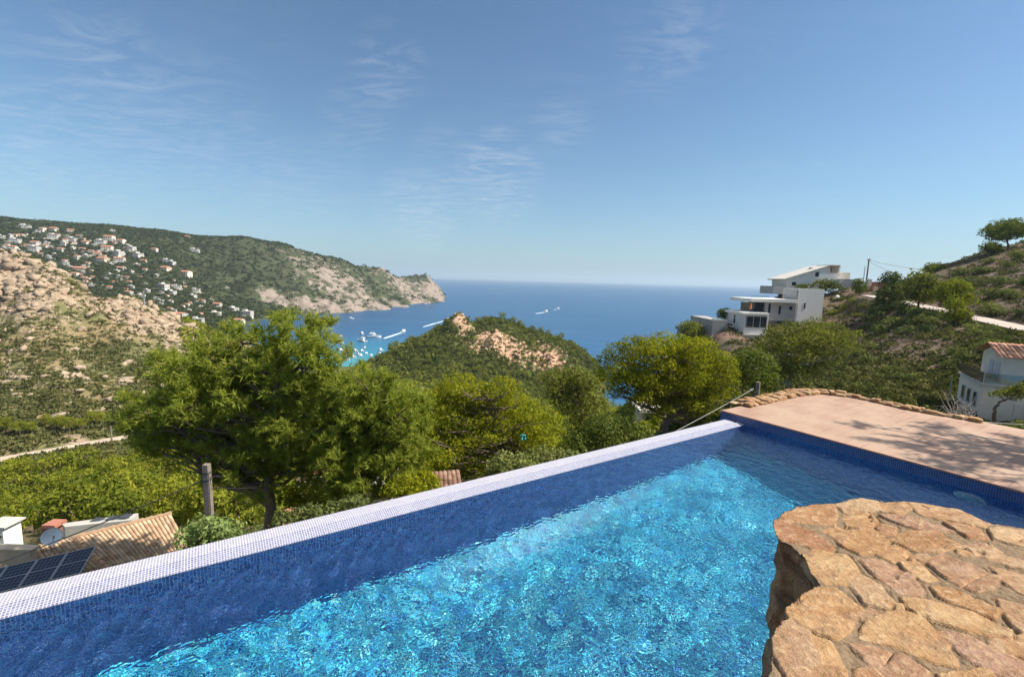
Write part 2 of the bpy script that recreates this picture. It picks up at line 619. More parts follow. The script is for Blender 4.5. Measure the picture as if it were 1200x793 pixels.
NT, NL = 520, 430
tt = np.linspace(-1.75, 1.75, NT)
LL = np.concatenate([np.linspace(math.log(4.), math.log(60), 90, endpoint=False), np.linspace(math.log(60), math.log(560), 200, endpoint=False), np.linspace(math.log(560), math.log(3000), 140)])
TT, LG = np.meshgrid(tt, LL)
YY = np.exp(LG); XX = TT * YY
ZZ = height(XX, YY).reshape(XX.shape)
RK = rocky(TT, LG)
TV = np.stack([XX, YY, ZZ], -1).reshape(-1, 3)
idx = np.arange(NT * NL).reshape(NL, NT)
TF = np.stack([idx[:-1, :-1], idx[:-1, 1:], idx[1:, 1:], idx[1:, :-1]], -1).reshape(-1, 4)
fc_t = TT.ravel()[TF].mean(1); fc_y = YY.ravel()[TF].mean(1)
reg = np.where(fc_y > 620, 0, np.where((fc_t > tpx(780)) & (fc_y > 34), 1, np.where((fc_t < tpx(330)) & (fc_y > 95), 2, np.where(fc_y > 150, 3, 4))))


def ground_mat(name, soil, scrub, rock, rock2, dry, s_rock, thr=.5, amount=1.0):
    m, nt, b = new_mat(name)
    L = nt.links.new
    p = pos_n(nt)
    rk = attr_n(nt, 'rock')
    n1 = noise_n(nt, p, s_rock, 6, .6)
    n2 = noise_n(nt, p, s_rock * 5.3, 5, .65)
    n3 = noise_n(nt, p, s_rock * .31, 3, .5)
    mixn = math_n(nt, 'ADD', math_n(nt, 'MULTIPLY', n1, .6), math_n(nt, 'MULTIPLY', n2, .4))
    f = math_n(nt, 'ADD', mixn, math_n(nt, 'MULTIPLY', math_n(nt, 'SUBTRACT', rk, .5), .42 * amount))
    f = maprange(nt, f, thr - .045, thr + .045)
    gr = mix_c(nt, maprange(nt, n2, .35, .65), scrub, dry)
    gr = mix_c(nt, maprange(nt, n3, .42, .62), gr, soil)
    rc = mix_c(nt, maprange(nt, n1, .35, .68), rock2, rock)
    rc = mix_c(nt, maprange(nt, noise_n(nt, p, s_rock * 14, 3), .50, .70), rc, tuple(q * .55 for q in rock2))
    L(mix_c(nt, f, gr, rc), b.inputs['Base Color'])
    b.inputs['Roughness'].default_value = .95; b.inputs['Specular IOR Level'].default_value = .1
    bump_n(nt, mixn, b, .9, .25 / s_rock)
    return m


GM = [ground_mat('headland_ground', (.050, .058, .028), (.040, .052, .024), (.33, .265, .215), (.235, .19, .155), (.085, .09, .042), .045, .53),
      ground_mat('slope_ground', (.185, .118, .092), (.115, .10, .055), (.215, .15, .13), (.15, .105, .095), (.13, .10, .07), .16, .52),
      ground_mat('rocky_ground', (.27, .20, .11), (.105, .115, .045), (.42, .325, .23), (.29, .21, .145), (.18, .165, .075), .11, .52),
      ground_mat('cove_ground', (.12, .12, .05), (.06, .075, .025), (.56, .38, .26), (.44, .27, .17), (.13, .13, .05), .10, .52),
      ground_mat('garden_ground', (.17, .135, .08), (.075, .09, .035), (.35, .27, .19), (.28, .2, .14), (.12, .12, .055), .35, .60)]
RN = ['headland_hill', 'steep_hillside', 'rocky_hill', 'cove_hill', 'garden_terrain']
for k in range(5):
    F = TF[reg == k]
    used, inv = np.unique(F, return_inverse=True)
    me = arr_mesh(RN[k], TV[used], inv.reshape(-1, 4), {'rock': ('POINT', RK.ravel()[used])})
    o = link(RN[k], me, GM[k], smooth=True)
    tag(o, kind='structure')

# ------------------------------------------------------------------ sea
m, nt, b = new_mat('sea_water')
p = pos_n(nt)
BX, BY = at(418, 400, 440)[:2]
d = N(nt, 'ShaderNodeVectorMath', operation='DISTANCE'); d.inputs[1].default_value = (float(BX), float(BY), SEA)
nt.links.new(p, d.inputs[0])
dd = math_n(nt, 'ADD', d.outputs['Value'], math_n(nt, 'MULTIPLY', noise_n(nt, p, .012, 3), 90.))
c = ramp(nt, maprange(nt, dd, 60, 520), [(0., (.05, .27, .29)), (.22, (.022, .17, .26)), (.5, (.014, .090, .20)), (1., (.012, .070, .165))])
nb = noise_n(nt, p, .0016, 4, .6)
mp = N(nt, 'ShaderNodeMapping'); mp.inputs['Scale'].default_value = (.0022, .012, 1); mp.inputs['Rotation'].default_value = (0, 0, R(-20)); nt.links.new(p, mp.inputs[0])
st = noise_n(nt, mp.outputs[0], 1., 4, .6)
c = mix_c(nt, math_n(nt, 'MULTIPLY', maprange(nt, st, .5, .72), .35), c, (.04, .13, .23))
nt.links.new(c, b.inputs['Base Color'])
b.inputs['Roughness'].default_value = .32; b.inputs['IOR'].default_value = 1.33; b.inputs['Specular IOR Level'].default_value = .5
h = math_n(nt, 'ADD', noise_n(nt, p, .35, 4, .6), math_n(nt, 'MULTIPLY', noise_n(nt, p, .05, 3), 2.))
bump_n(nt, h, b, .5, 1.0)
me = bpy.data.meshes.new('sea')
S = 32000
me.from_pydata([(-S, -S, SEA), (S, -S, SEA), (S, S, SEA), (-S, S, SEA)], [], [(0, 1, 2, 3)])
tag(link('sea', me, m), kind='structure')
# ------------------------------------------------------------------ camera, sun, sky
cam = bpy.data.cameras.new('camera'); cam.sensor_fit = 'HORIZONTAL'; cam.sensor_width = 36
cam.lens = 36 * FPX / 1200; cam.clip_start = .05; cam.clip_end = 200000
co = bpy.data.objects.new('camera', cam); COL.objects.link(co)
from mathutils import Matrix
M = Matrix([list(map(float, r_)) for r_ in CR]).to_4x4()
co.matrix_world = M
sc.camera = co

SUN_AZ, SUN_EL = R(95), R(47)
sd = Vector((math.sin(SUN_AZ) * math.cos(SUN_EL), math.cos(SUN_AZ) * math.cos(SUN_EL), math.sin(SUN_EL)))
sun = bpy.data.lights.new('sun', 'SUN'); sun.energy = 4.2; sun.angle = R(.5); sun.color = (1., .93, .82)
sun.cycles.is_caustics_light = True
so = bpy.data.objects.new('sun', sun); COL.objects.link(so)
so.rotation_euler = (-sd).to_track_quat('-Z', 'Y').to_euler()

w = bpy.data.worlds.new('World'); sc.world = w; w.use_nodes = True
nt = w.node_tree; bg = nt.nodes['Background']
sky = N(nt, 'ShaderNodeTexSky', sky_type='NISHITA'); sky.sun_disc = False
sky.sun_elevation = SUN_EL; sky.sun_rotation = SUN_AZ; sky.altitude = 0; sky.air_density = 1.0; sky.dust_density = .35; sky.ozone_density = 2.2
tc = nt.nodes.new('ShaderNodeTexCoord')
sx = N(nt, 'ShaderNodeSeparateXYZ'); nt.links.new(tc.outputs['Generated'], sx.inputs[0])
zc = math_n(nt, 'MAXIMUM', sx.outputs[2], .03)
cx = N(nt, 'ShaderNodeCombineXYZ')
nt.links.new(math_n(nt, 'DIVIDE', sx.outputs[0], zc), cx.inputs[0]); nt.links.new(math_n(nt, 'DIVIDE', sx.outputs[1], zc), cx.inputs[1])
mp = N(nt, 'ShaderNodeMapping'); mp.inputs['Rotation'].default_value = (0, 0, R(18)); mp.inputs['Scale'].default_value = (1.0, 2.0, 1); mp.inputs['Location'].default_value = (1.7, 3.2, 0)
nt.links.new(cx.outputs[0], mp.inputs[0])
n1 = N(nt, 'ShaderNodeTexNoise', i_Scale=2.3, i_Detail=11, i_Roughness=.68, i_Distortion=1.3); nt.links.new(mp.outputs[0], n1.inputs['Vector'])
n2 = noise_n(nt, cx.outputs[0], .55, 3, .5)
# wisps of cirrus, each at its own bearing and height
acc = math_n(nt, 'MULTIPLY', maprange(nt, n2, .45, .65), .30)
for (wx, wy, rr, am) in [(90, 30, 4.0, .6), (125, 75, 4, .35), (30, 120, 6, .35), (150, 100, 4, .3), (455, 78, 3.6, 1.), (420, 138, 3.6, .7), (230, 138, 6, .5), (580, 212, 5, 1.9), (490, 246, 4.5, 1.9), (510, 178, 3, .5), (660, 150, 3.2, .7), (770, 68, 4.2, .6), (810, 40, 3, .6), (40, 205, 8, .7), (250, 215, 8, .4), (370, 235, 6, .45)]:
    dv = ray(wx, wy); dv = dv / np.linalg.norm(dv)
    dt = N(nt, 'ShaderNodeVectorMath', operation='DOT_PRODUCT'); dt.inputs[1].default_value = tuple(float(q) for q in dv)
    nt.links.new(tc.outputs['Generated'], dt.inputs[0])
    mk = maprange(nt, dt.outputs['Value'], math.cos(R(rr * 1.25)), 1.0)
    acc = math_n(nt, 'ADD', acc, math_n(nt, 'MULTIPLY', mk, am))
cl = math_n(nt, 'MULTIPLY', math_n(nt, 'MULTIPLY', maprange(nt, n1.outputs[0], .44, .78), acc), .24, clamp=True)
# broken cloud added overhead, out of frame, as extra fill light
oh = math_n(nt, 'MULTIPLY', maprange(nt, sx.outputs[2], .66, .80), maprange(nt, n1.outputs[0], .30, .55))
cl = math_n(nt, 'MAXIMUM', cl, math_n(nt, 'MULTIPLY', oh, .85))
skyc = mix_c(nt, 1.0, sky.outputs[0], (.72, .90, .98), 'MULTIPLY')
hz = math_n(nt, 'POWER', 2.718, math_n(nt, 'MULTIPLY', math_n(nt, 'MAXIMUM', sx.outputs[2], 0.), -9.))
skyc = mix_c(nt, math_n(nt, 'MULTIPLY', hz, .75), skyc, (2.5, 3.75, 4.7))
hs = N(nt, 'ShaderNodeHueSaturation', i_Saturation=.98); nt.links.new(skyc, hs.inputs['Color'])
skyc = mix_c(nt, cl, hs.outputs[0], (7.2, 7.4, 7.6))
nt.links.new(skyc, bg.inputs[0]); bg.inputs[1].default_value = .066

sc.view_settings.view_transform = 'Standard'; sc.view_settings.look = 'None'
sc.view_settings.gamma = 1; sc.view_settings.use_curve_mapping = False
sc.view_settings.exposure = 1.0
sc.cycles.use_denoising = True
try:
    sc.cycles.denoiser = 'OPENIMAGEDENOISE'; sc.cycles.denoising_input_passes = 'RGB_ALBEDO_NORMAL'
except Exception:
    pass
sc.cycles.max_bounces = 8; sc.cycles.diffuse_bounces = 4; sc.cycles.glossy_bounces = 3; sc.cycles.transmission_bounces = 6; sc.cycles.transparent_max_bounces = 8
sc.cycles.sample_clamp_indirect = 6.0
sc.cycles.use_adaptive_sampling = True; sc.cycles.adaptive_threshold = .012
# ------------------------------------------------------------------ swimming pool (u: along the overflow edge to the left, v: towards the camera)
WZ = -3.40
PC = onz(873, 497.5, WZ)
E1 = np.array([.83579, .54904, 0.]); E2 = np.array([.54904, -.83579, 0.])


def uv(u, v, z=0.):
    return PC - E1 * u + E2 * v + np.array([0, 0, z])            # z above the water


def uvloc(P):
    q = np.asarray(P) - PC
    return -(q @ E1), q @ E2


U1, V1 = 17.0, 5.3
FD0, FD1 = 1.70, 2.55                                           # depth at the overflow edge and at the near wall


def mosaic(name, cols, grout, size=.025, gw=.10, rough=.25, glint=0., var=.0):
    """square glass mosaic laid in the pool's own axes"""
    m, nt, b = new_mat(name)
    L = nt.links.new
    p = pos_n(nt, 'obj')
    # pick the two in-face axes from the normal
    g = nt.nodes.new('ShaderNodeTexCoord').outputs['Normal']
    sp = N(nt, 'ShaderNodeSeparateXYZ'); L(p, sp.inputs[0])
    sn = N(nt, 'ShaderNodeSeparateXYZ'); L(g, sn.inputs[0])
    ax = math_n(nt, 'GREATER_THAN', math_n(nt, 'ABSOLUTE', sn.outputs[0]), .7)
    az = math_n(nt, 'GREATER_THAN', math_n(nt, 'ABSOLUTE', sn.outputs[2]), .5)

    def lerp(f, a, b_):
        n = N(nt, 'ShaderNodeMix'); n.data_type = 'FLOAT'; L(f, n.inputs[0]); L(a, n.inputs[2]); L(b_, n.inputs[3]); return n.outputs[0]
    A = lerp(ax, sp.outputs[0], sp.outputs[1])
    B = lerp(az, sp.outputs[2], sp.outputs[1])
    A = math_n(nt, 'DIVIDE', A, size); B = math_n(nt, 'DIVIDE', B, size)
    fa = math_n(nt, 'FRACT', A); fb = math_n(nt, 'FRACT', B)
    ca = N(nt, 'ShaderNodeCombineXYZ'); L(math_n(nt, 'FLOOR', A), ca.inputs[0]); L(math_n(nt, 'FLOOR', B), ca.inputs[1])
    wn = N(nt, 'ShaderNodeTexWhiteNoise', noise_dimensions='2D'); L(ca.outputs[0], wn.inputs['Vector'])
    tile = ramp(nt, wn.outputs['Value'], cols, 'CONSTANT')
    ed = math_n(nt, 'MINIMUM', math_n(nt, 'MINIMUM', fa, math_n(nt, 'SUBTRACT', 1., fa)), math_n(nt, 'MINIMUM', fb, math_n(nt, 'SUBTRACT', 1., fb)))
    isg = math_n(nt, 'LESS_THAN', ed, gw)
    col = mix_c(nt, isg, tile, grout)
    if var:
        sc_ = math_n(nt, 'MULTIPLY', maprange(nt, noise_n(nt, p, 2.6, 6, .7), .46, .68), var)
        col = mix_c(nt, sc_, col, grout)
        col = mix_c(nt, math_n(nt, 'MULTIPLY', maprange(nt, noise_n(nt, p, 7., 4, .7), .5, .7), var * .7), col, tuple(q * .55 for q in grout))
    L(col, b.inputs['Base Color'])
    r = N(nt, 'ShaderNodeMix'); r.data_type = 'FLOAT'; L(isg, r.inputs[0]); r.inputs[2].default_value = rough; r.inputs[3].default_value = .8
    L(r.outputs[0], b.inputs['Roughness'])
    return m


M_floor = mosaic('pool_floor_mosaic', [(0, (.004, .075, .34)), (.21, (.010, .22, .54)), (.43, (.03, .42, .62)), (.66, (.07, .58, .66)), (.88, (.26, .76, .72)), (.95, (.003, .03, .16))], (.06, .36, .48), .034, .04)
M_wall = mosaic('pool_wall_mosaic', [(0, (.006, .028, .19)), (.3, (.011, .055, .31)), (.6, (.02, .10, .42)), (.88, (.04, .21, .54))], (.18, .28, .50), .036, .08)
M_band = mosaic('waterline_mosaic', [(0, (.008, .018, .10)), (.35, (.012, .03, .16)), (.7, (.02, .05, .24))], (.20, .22, .34), .034, .09)
M_edge = mosaic('overflow_mosaic', [(0, (.17, .165, .27)), (.35, (.22, .215, .32)), (.7, (.13, .13, .23))], (.52, .505, .52), .030, .17, .3, var=.22)
M_lip = mosaic('wet_lip_mosaic', [(0, (.13, .14, .25)), (.35, (.17, .175, .30)), (.7, (.10, .105, .21))], (.42, .42, .45), .030, .14, .12, var=.2)

# an Empty in pool axes so that the mosaic is laid square: x = along the edge to the right, y = towards the camera, z = up
POOL = thing('swimming_pool', 'blue mosaic infinity pool with a pale overflow edge beside the terrace', 'pool', PC, 0)
POOL.rotation_euler = (0, 0, math.atan2(E1[1], E1[0]))
# local frame: x -> E1, y -> left normal of E1 = -E2 ; so local (x,y) = (-u,-v)


def L3(u, v, z): return (-u, -v, z)


mb = MB()       # floor (a real slab)
n = 12
mb.hexa([L3(U1, V1, -FD1), L3(0, V1, -FD1), L3(0, 0, -FD0), L3(U1, 0, -FD0)][::1], [L3(U1, V1, -FD1 - .2), L3(0, V1, -FD1 - .2), L3(0, 0, -FD0 - .2), L3(U1, 0, -FD0 - .2)])
mb.f = [tuple(reversed(q)) for q in mb.f]
fl = mb.build('floor', M_floor, POOL)
fl.cycles.is_caustics_receiver = True

mb = MB()       # walls below the waterline
mb.box(-U1 - .3, -U1, -V1 - .3, .0, -3.0, .18)
mb.box(-U1, 0, -V1 - .3, -V1, -3.0, .18)
wl = mb.build('side_wall', M_wall, POOL)
wl.cycles.is_caustics_receiver = True
mb = MB()
mb.box(0, .32, -V1 - .3, .66, -3.0, -.012)
wl = mb.build('end_wall', M_wall, POOL)
wl.cycles.is_caustics_receiver = True
# overflow wall: inner face, a sloping wet lip, a flat crest, rounded outer shoulder
mb = MB()
mb.extrude_x([(-.0, -3.0), (-.0, -.03), (.30, -.03), (.30, -3.0)], -U1, 0)
ow = mb.build('overflow_wall', M_wall, POOL)
ow.cycles.is_caustics_receiver = True
mb = MB()
prof = [(.18, -.028), (.18, .046), (.20, .052), (.40, .050), (.445, .036), (.47, .0), (.47, -1.6), (.302, -1.6), (.302, -.028)]
mb.extrude_x(prof, -U1, -.20)
cr_ = mb.build('overflow_crest', M_edge, POOL)
mb = MB()
mb.extrude_x([(.0, -.028), (.0, -.012), (.02, .0), (.178, .044), (.178, -.028)], -U1, -.20)
mb.build('wet_lip', M_lip, POOL)
mb = MB()
mb.extrude_x([(.0, -.028), (.0, -.010), (.03, .004), (.14, .026), (.19, .026), (.19, -.028)], -.198, -.002)
mb.build('spout_lip', M_edge, POOL)
# waterline band on the right wall
mb = MB()
mb.box(.002, .30, -V1 - 2.2, .66, -.010, .168)
mb.build('waterline_band', M_band, POOL)
# water
dx = .022
nu, nv = int(U1 / dx), int(V1 / dx)
xs = np.linspace(-U1 + .001, -.001, nu); ys = np.linspace(-V1 + .001, -.001, nv)
GX, GY = np.meshgrid(xs, ys)
GZ = np.zeros_like(GX)
rg = np.random.default_rng(3)
wind = R(205)
for i in range(90):
    th = wind + rg.normal(0, .85)
    lam = math.exp(rg.uniform(math.log(.13), math.log(.40)))
    k = 2 * math.pi / lam
    GZ += .0010 * lam ** 1.1 * np.sin(k * (GX * math.cos(th) + GY * math.sin(th)) + rg.uniform(0, 7))
GZ -= GZ.mean()
patch = .95 + .15 * fbm(GX / 1.3, GY / 1.3, oct=2, seed=4)
GZ *= patch * np.clip((-GY) / .12, .15, 1)
idx = np.arange(nu * nv).reshape(nv, nu)
F = np.stack([idx[:-1, :-1], idx[:-1, 1:], idx[1:, 1:], idx[1:, :-1]], -1).reshape(-1, 4)
m, nt, b = new_mat('pool_water')
nt.nodes.remove(b)
gl = N(nt, 'ShaderNodeBsdfGlass', i_IOR=1.33, i_Roughness=0.); gl.inputs['Color'].default_value = (.97, .995, 1, 1)
p_ = pos_n(nt, 'obj')
bn = N(nt, 'ShaderNodeBump', i_Strength=1., i_Distance=.0085)
w1 = noise_n(nt, p_, 16., 1, .5)
nt.links.new(w1, bn.inputs['Height']); nt.links.new(bn.outputs[0], gl.inputs['Normal'])
nt.links.new(gl.outputs[0], nt.nodes['Material Output'].inputs[0])
wo = link('pool_water', arr_mesh('pool_water', np.stack([GX, GY, GZ - .004], -1).reshape(-1, 3), F), m, POOL, smooth=True)
wo.cycles.is_caustics_caster = True
# round underwater light in the right wall
M_white = simple('white_plastic', (.75, .8, .82), rough=.35)
lt = MB().lathe([(.21, 0), (.21, .015), (.17, .04), (.15, .03), (.10, .045), (.001, .05)], 32).build('underwater_light', M_white, POOL, smooth=True)
lt.location = (-.003, -4.08, -.46); lt.rotation_euler = (0, R(-90), 0); lt.cycles.is_caustics_receiver = True
MB().lathe([(.145, .047), (.10, .056), (.001, .058)], 28).build('lens', simple('lens_glass', (.45, .62, .7), rough=.1), lt, smooth=True)

# ------------------------------------------------------------------ terrace
m, nt, b = new_mat('terrace_tiles')
p = pos_n(nt, 'obj')
br = N(nt, 'ShaderNodeTexBrick', i_Scale=1., i_Mortar_Size=.009, i_Mortar_Smooth=.3, i_Bias=0., i_Brick_Width=.60, i_Row_Height=.30)
br.inputs['Color1'].default_value = (.31, .18, .12, 1); br.inputs['Color2'].default_value = (.37, .235, .16, 1); br.inputs['Mortar'].default_value = (.13, .085, .065, 1)
mpn = N(nt, 'ShaderNodeMapping'); mpn.inputs['Rotation'].default_value = (0, 0, R(0)); nt.links.new(p, mpn.inputs[0]); nt.links.new(mpn.outputs[0], br.inputs['Vector'])
c = mix_c(nt, maprange(nt, noise_n(nt, p, 1.1, 5, .65), .40, .64), br.outputs['Color'], (.38, .26, .18))
c = mix_c(nt, math_n(nt, 'MULTIPLY', maprange(nt, noise_n(nt, p, 9, 4, .6), .45, .7), .35), c, (.25, .155, .105))
nt.links.new(c, b.inputs['Base Color']); b.inputs['Roughness'].default_value = .75
bump_n(nt, br.outputs['Fac'], b, -.25, .01)
TER = [(873 * 0, 0)]
tz = .20
outer_px = [(872, 474.5), (900, 467.5), (930, 461.5), (955, 459), (1000, 464.5), (1050, 475.5), (1135, 490.5), (1200, 503)]
ow_ = [uvloc(onz(x, y, WZ + tz)) for x, y in outer_px]
ow_.append((ow_[-1][0] - 2.2, ow_[-1][1] + 2.2)); ow_.append((ow_[-1][0] - 1.0, ow_[-1][1] + 6.0))
poly = [(-.008, -.66)] + ow_ + [(-.008, ow_[-1][1])]
mb = MB(); mb.prism([(-u_, -v_) for u_, v_ in poly], .172, .196)
ter = mb.build('terrace_paving', m)
ter.location = PC; ter.rotation_euler = POOL.rotation_euler
tag(ter, kind='structure')
# body under the paving
mb = MB(); mb.prism([(-u_ + (.34 if i == 0 else 0), -v_ + (-.02 if i == 0 else 0)) for i, (u_, v_) in enumerate([(0, -.6)] + ow_ + [(-.34, ow_[-1][1])])], -7.5, .170)
M_render = simple('terrace_render', (.42, .32, .24), scale=1.2, rough=.9, bump=.3)
tb = mb.build('terrace_retaining_wall', M_render); tb.location = PC; tb.rotation_euler = POOL.rotation_euler
tag(tb, 'rendered retaining wall carrying the tiled terrace beyond the pool', 'retaining wall')
# terracotta coping along the pool
mb = MB(); mb.box(-.012, .034, -V1 - 2.2, .675, .172, .205)
M_terra = simple('terracotta_trim', (.42, .21, .14), (.34, .17, .12), 8, .7, .2)
cop = mb.build('coping', M_terra, POOL)

# low kerb of natural stones round the terrace edge
M_stone = None
# ------------------------------------------------------------------ natural stone: the wall in front and the low kerb
def stone_mat(name, sc_=1.):
    m, nt, b = new_mat(name)
    L = nt.links.new
    p = pos_n(nt, 'obj')
    sid = attr_n(nt, 'stone')            # 0 mortar, otherwise a random value per stone
    rel = attr_n(nt, 'relief')           # 0 in the joints .. 1 on a stone
    tilt = N(nt, 'ShaderNodeMapping'); tilt.inputs['Rotation'].default_value = (.5, .3, R(-35)); tilt.inputs['Scale'].default_value = (1, 3.2, 2.2); L(p, tilt.inputs[0])
    n1 = noise_n(nt, tilt.outputs[0], 5 * sc_, 7, .65)
    n2 = noise_n(nt, p, 38 * sc_, 5, .65)
    base = ramp(nt, sid, [(0., (.30, .155, .075)), (.2, (.44, .275, .135)), (.42, (.34, .18, .10)), (.6, (.48, .325, .165)), (.8, (.35, .215, .145)), (1., (.54, .395, .22))])
    c = mix_c(nt, maprange(nt, n1, .38, .66), mix_c(nt, 1., base, (.74, .62, .52), 'MULTIPLY'), base)
    c = mix_c(nt, math_n(nt, 'MULTIPLY', maprange(nt, n2, .50, .68), .6), c, (.54, .385, .225))
    c = mix_c(nt, math_n(nt, 'MULTIPLY', maprange(nt, noise_n(nt, p, 11 * sc_, 5, .7), .54, .66), .75), c, (.24, .14, .08))
    mort = mix_c(nt, maprange(nt, noise_n(nt, p, 60 * sc_, 4, .7), .35, .65), (.19, .13, .075), (.27, .185, .11))
    f = maprange(nt, rel, .36, .52)
    L(mix_c(nt, f, mort, c), b.inputs['Base Color'])
    b.inputs['Roughness'].default_value = .88; b.inputs['Specular IOR Level'].default_value = .25
    n5 = noise_n(nt, p, 110 * sc_, 4, .7)
    c_ = None
    h = math_n(nt, 'ADD', math_n(nt, 'ADD', math_n(nt, 'MULTIPLY', n1, 1.2), math_n(nt, 'MULTIPLY', n2, .6)), math_n(nt, 'MULTIPLY', n5, .25))
    bump_n(nt, h, b, 1.0, .02 / sc_)
    return m


M_STONE = stone_mat('ochre_flagstone')
TZ = -1.00


def zs(pts): return [tuple(onz(880 + x / 3.403, 560 + y / 3.403, TZ)[:2]) for x, y in pts]


stones_px = [
    [(125, 140), (180, 112), (240, 103), (325, 100), (345, 150), (338, 182), (240, 170), (150, 160)],
    [(90, 158), (125, 158), (240, 198), (328, 262), (320, 285), (200, 252), (98, 230)],
    [(335, 96), (440, 84), (500, 98), (518, 125), (480, 136), (375, 132)],
    [(372, 142), (480, 140), (500, 165), (470, 188), (395, 185)],
    [(520, 105), (622, 98), (640, 125), (600, 148), (530, 132)],
    [(632, 103), (700, 108), (830, 128), (945, 186), (920, 198), (800, 172), (680, 150)],
    [(300, 200), (360, 185), (480, 195), (550, 240), (510, 285), (440, 292), (360, 255)],
    [(490, 172), (570, 195), (575, 217), (515, 218)],
    [(525, 148), (620, 152), (740, 188), (800, 212), (700, 212), (590, 182)],
    [(558, 235), (640, 208), (740, 217), (842, 272), (760, 296), (660, 282)],
    [(780, 180), (900, 202), (945, 245), (855, 236)],
    [(950, 205), (1095, 215), (1095, 278), (975, 248)],
    [(208, 300), (260, 280), (380, 298), (428, 362), (380, 422), (300, 412), (240, 370)],
    [(490, 290), (580, 255), (652, 290), (640, 318), (560, 318)],
    [(438, 318), (520, 312), (620, 362), (697, 442), (690, 467), (600, 452), (520, 400)],
    [(396, 422), (440, 383), (520, 428), (572, 497), (550, 512), (465, 492)],
    [(598, 326), (655, 320), (732, 392), (700, 406), (640, 372)],
    [(705, 327), (760, 302), (880, 350), (987, 402), (970, 452), (900, 456), (800, 412)],
    [(870, 288), (955, 275), (1020, 315), (1095, 340), (1095, 374), (955, 335)],
    [(955, 360), (1095, 392), (1095, 475), (1015, 422)],
    [(738, 430), (800, 437), (985, 522), (970, 557), (880, 522), (768, 472)],
    [(132, 512), (180, 480), (260, 430), (330, 434), (432, 502), (382, 602), (340, 632), (260, 602), (150, 547)],
    [(612, 478), (720, 488), (900, 540), (1042, 602), (1030, 622), (860, 602), (690, 552), (625, 512)],
    [(450, 590), (478, 540), (600, 530), (692, 560), (807, 702), (800, 727), (680, 702), (560, 662), (446, 627)],
    [(985, 488), (1095, 520), (1095, 612), (1028, 562)],
    [(78, 652), (110, 570), (168, 552), (228, 602), (288, 762), (268, 850), (180, 850), (105, 732)],
    [(237, 612), (310, 640), (372, 762), (372, 850), (296, 850), (276, 702)],
    [(396, 655), (480, 668), (600, 700), (692, 757), (640, 782), (520, 800), (478, 742)],
    [(770, 612), (850, 620), (1095, 722), (1095, 810), (960, 762), (818, 672)],
    [(950, 622), (1012, 638), (1012, 672), (955, 662)],
    [(1020, 645), (1095, 622), (1095, 702), (1028, 682)],
    [(745, 760), (940, 752), (1010, 810), (980, 860), (760, 840)],
    [(425, 765), (500, 757), (575, 812), (640, 850), (430, 850)],
    [(428, 522), (470, 505), (497, 525), (440, 542)],
    [(845, 278), (900, 262), (935, 262), (880, 280)],
    [(1000, 640), (1040, 626), (1060, 632), (1030, 646)],
    [(592, 510), (606, 506), (612, 530), (596, 530)],
    [(700, 640), (760, 610), (800, 650), (770, 660)][::1],
    [(655, 296), (700, 300), (712, 325), (672, 320)],
    [(830, 290), (870, 300), (880, 318), (840, 310)],
]
outline_px = [(92, 160), (122, 138), (180, 110), (240, 101), (330, 95), (440, 82), (500, 95), (625, 97), (705, 106), (835, 125), (945, 184), (1095, 203), (1250, 225), (1250, 900), (20, 900), (40, 800), (80, 650), (110, 570), (132, 512), (180, 480), (262, 428), (268, 415), (240, 372), (205, 300), (160, 262), (98, 232)]
OUT = zs(outline_px)
ST = [zs(s) for s in stones_px]
# the wall goes on to the right and towards the camera beyond the picture: loose random stones there
rg = np.random.default_rng(12)
step = .0044
xmin, ymin = np.min(OUT, 0); xmax, ymax = np.max(OUT, 0)
xmax = min(xmax, 2.75); ymin = max(ymin, .82)
gx = np.arange(xmin - .01, xmax, step); gy = np.arange(ymin, ymax + .01, step)
GX, GY = np.meshgrid(gx, gy)
pts = np.stack([GX.ravel(), GY.ravel()], 1)
warp = np.stack([fbm(pts[:, 0] * 9, pts[:, 1] * 9, oct=3, seed=31), fbm(pts[:, 0] * 9, pts[:, 1] * 9, oct=3, seed=41)], 1) * .014 + \
    np.stack([fbm(pts[:, 0] * 40, pts[:, 1] * 40, oct=2, seed=32), fbm(pts[:, 0] * 40, pts[:, 1] * 40, oct=2, seed=42)], 1) * .0022
pw = pts + warp
inside = in_poly(pw, OUT)
sdv = np.full(len(pts), -1.); sid = np.zeros(len(pts)); hgt = np.zeros(len(pts))
for i, s in enumerate(ST):
    b0 = np.min(s, 0) - .06; b1 = np.max(s, 0) + .06
    sel = np.where(((pw > b0) & (pw < b1)).all(1))[0]
    if not len(sel): continue
    d = poly_dist(pw[sel], s) * np.where(in_poly(pw[sel], s), 1, -1)
    d = d + .0075
    up = d > sdv[sel]
    k = sel[up]
    sdv[k] = d[up]; sid[k] = rg.uniform(.08, 1)
    cen = np.mean(s, 0); tl = rg.normal(0, .012, 2)
    hgt[k] = (pts[k] - cen) @ tl + rg.uniform(-.004, .004)
rel = np.clip(sstep(-.003, .003, sdv) * (1 - .0), 0, 1)
a = R(-32)
sx_, sy_ = pts[:, 0] * math.cos(a) - pts[:, 1] * math.sin(a), pts[:, 0] * math.sin(a) + pts[:, 1] * math.cos(a)
flake = fbm(sx_ * 6 + sid * 40, sy_ * 22 + sid * 20, oct=5, seed=51)
flake = np.round(flake * 3.2 + .3 * fbm(pts[:, 0] * 30, pts[:, 1] * 30, oct=2, seed=53)) / 3.2 * .6 + flake * .4
crack = sstep(.70, .95, fbm(sx_ * 3.2 + sid * 17, sy_ * 9 + sid * 31, oct=3, seed=61, ridged=True))
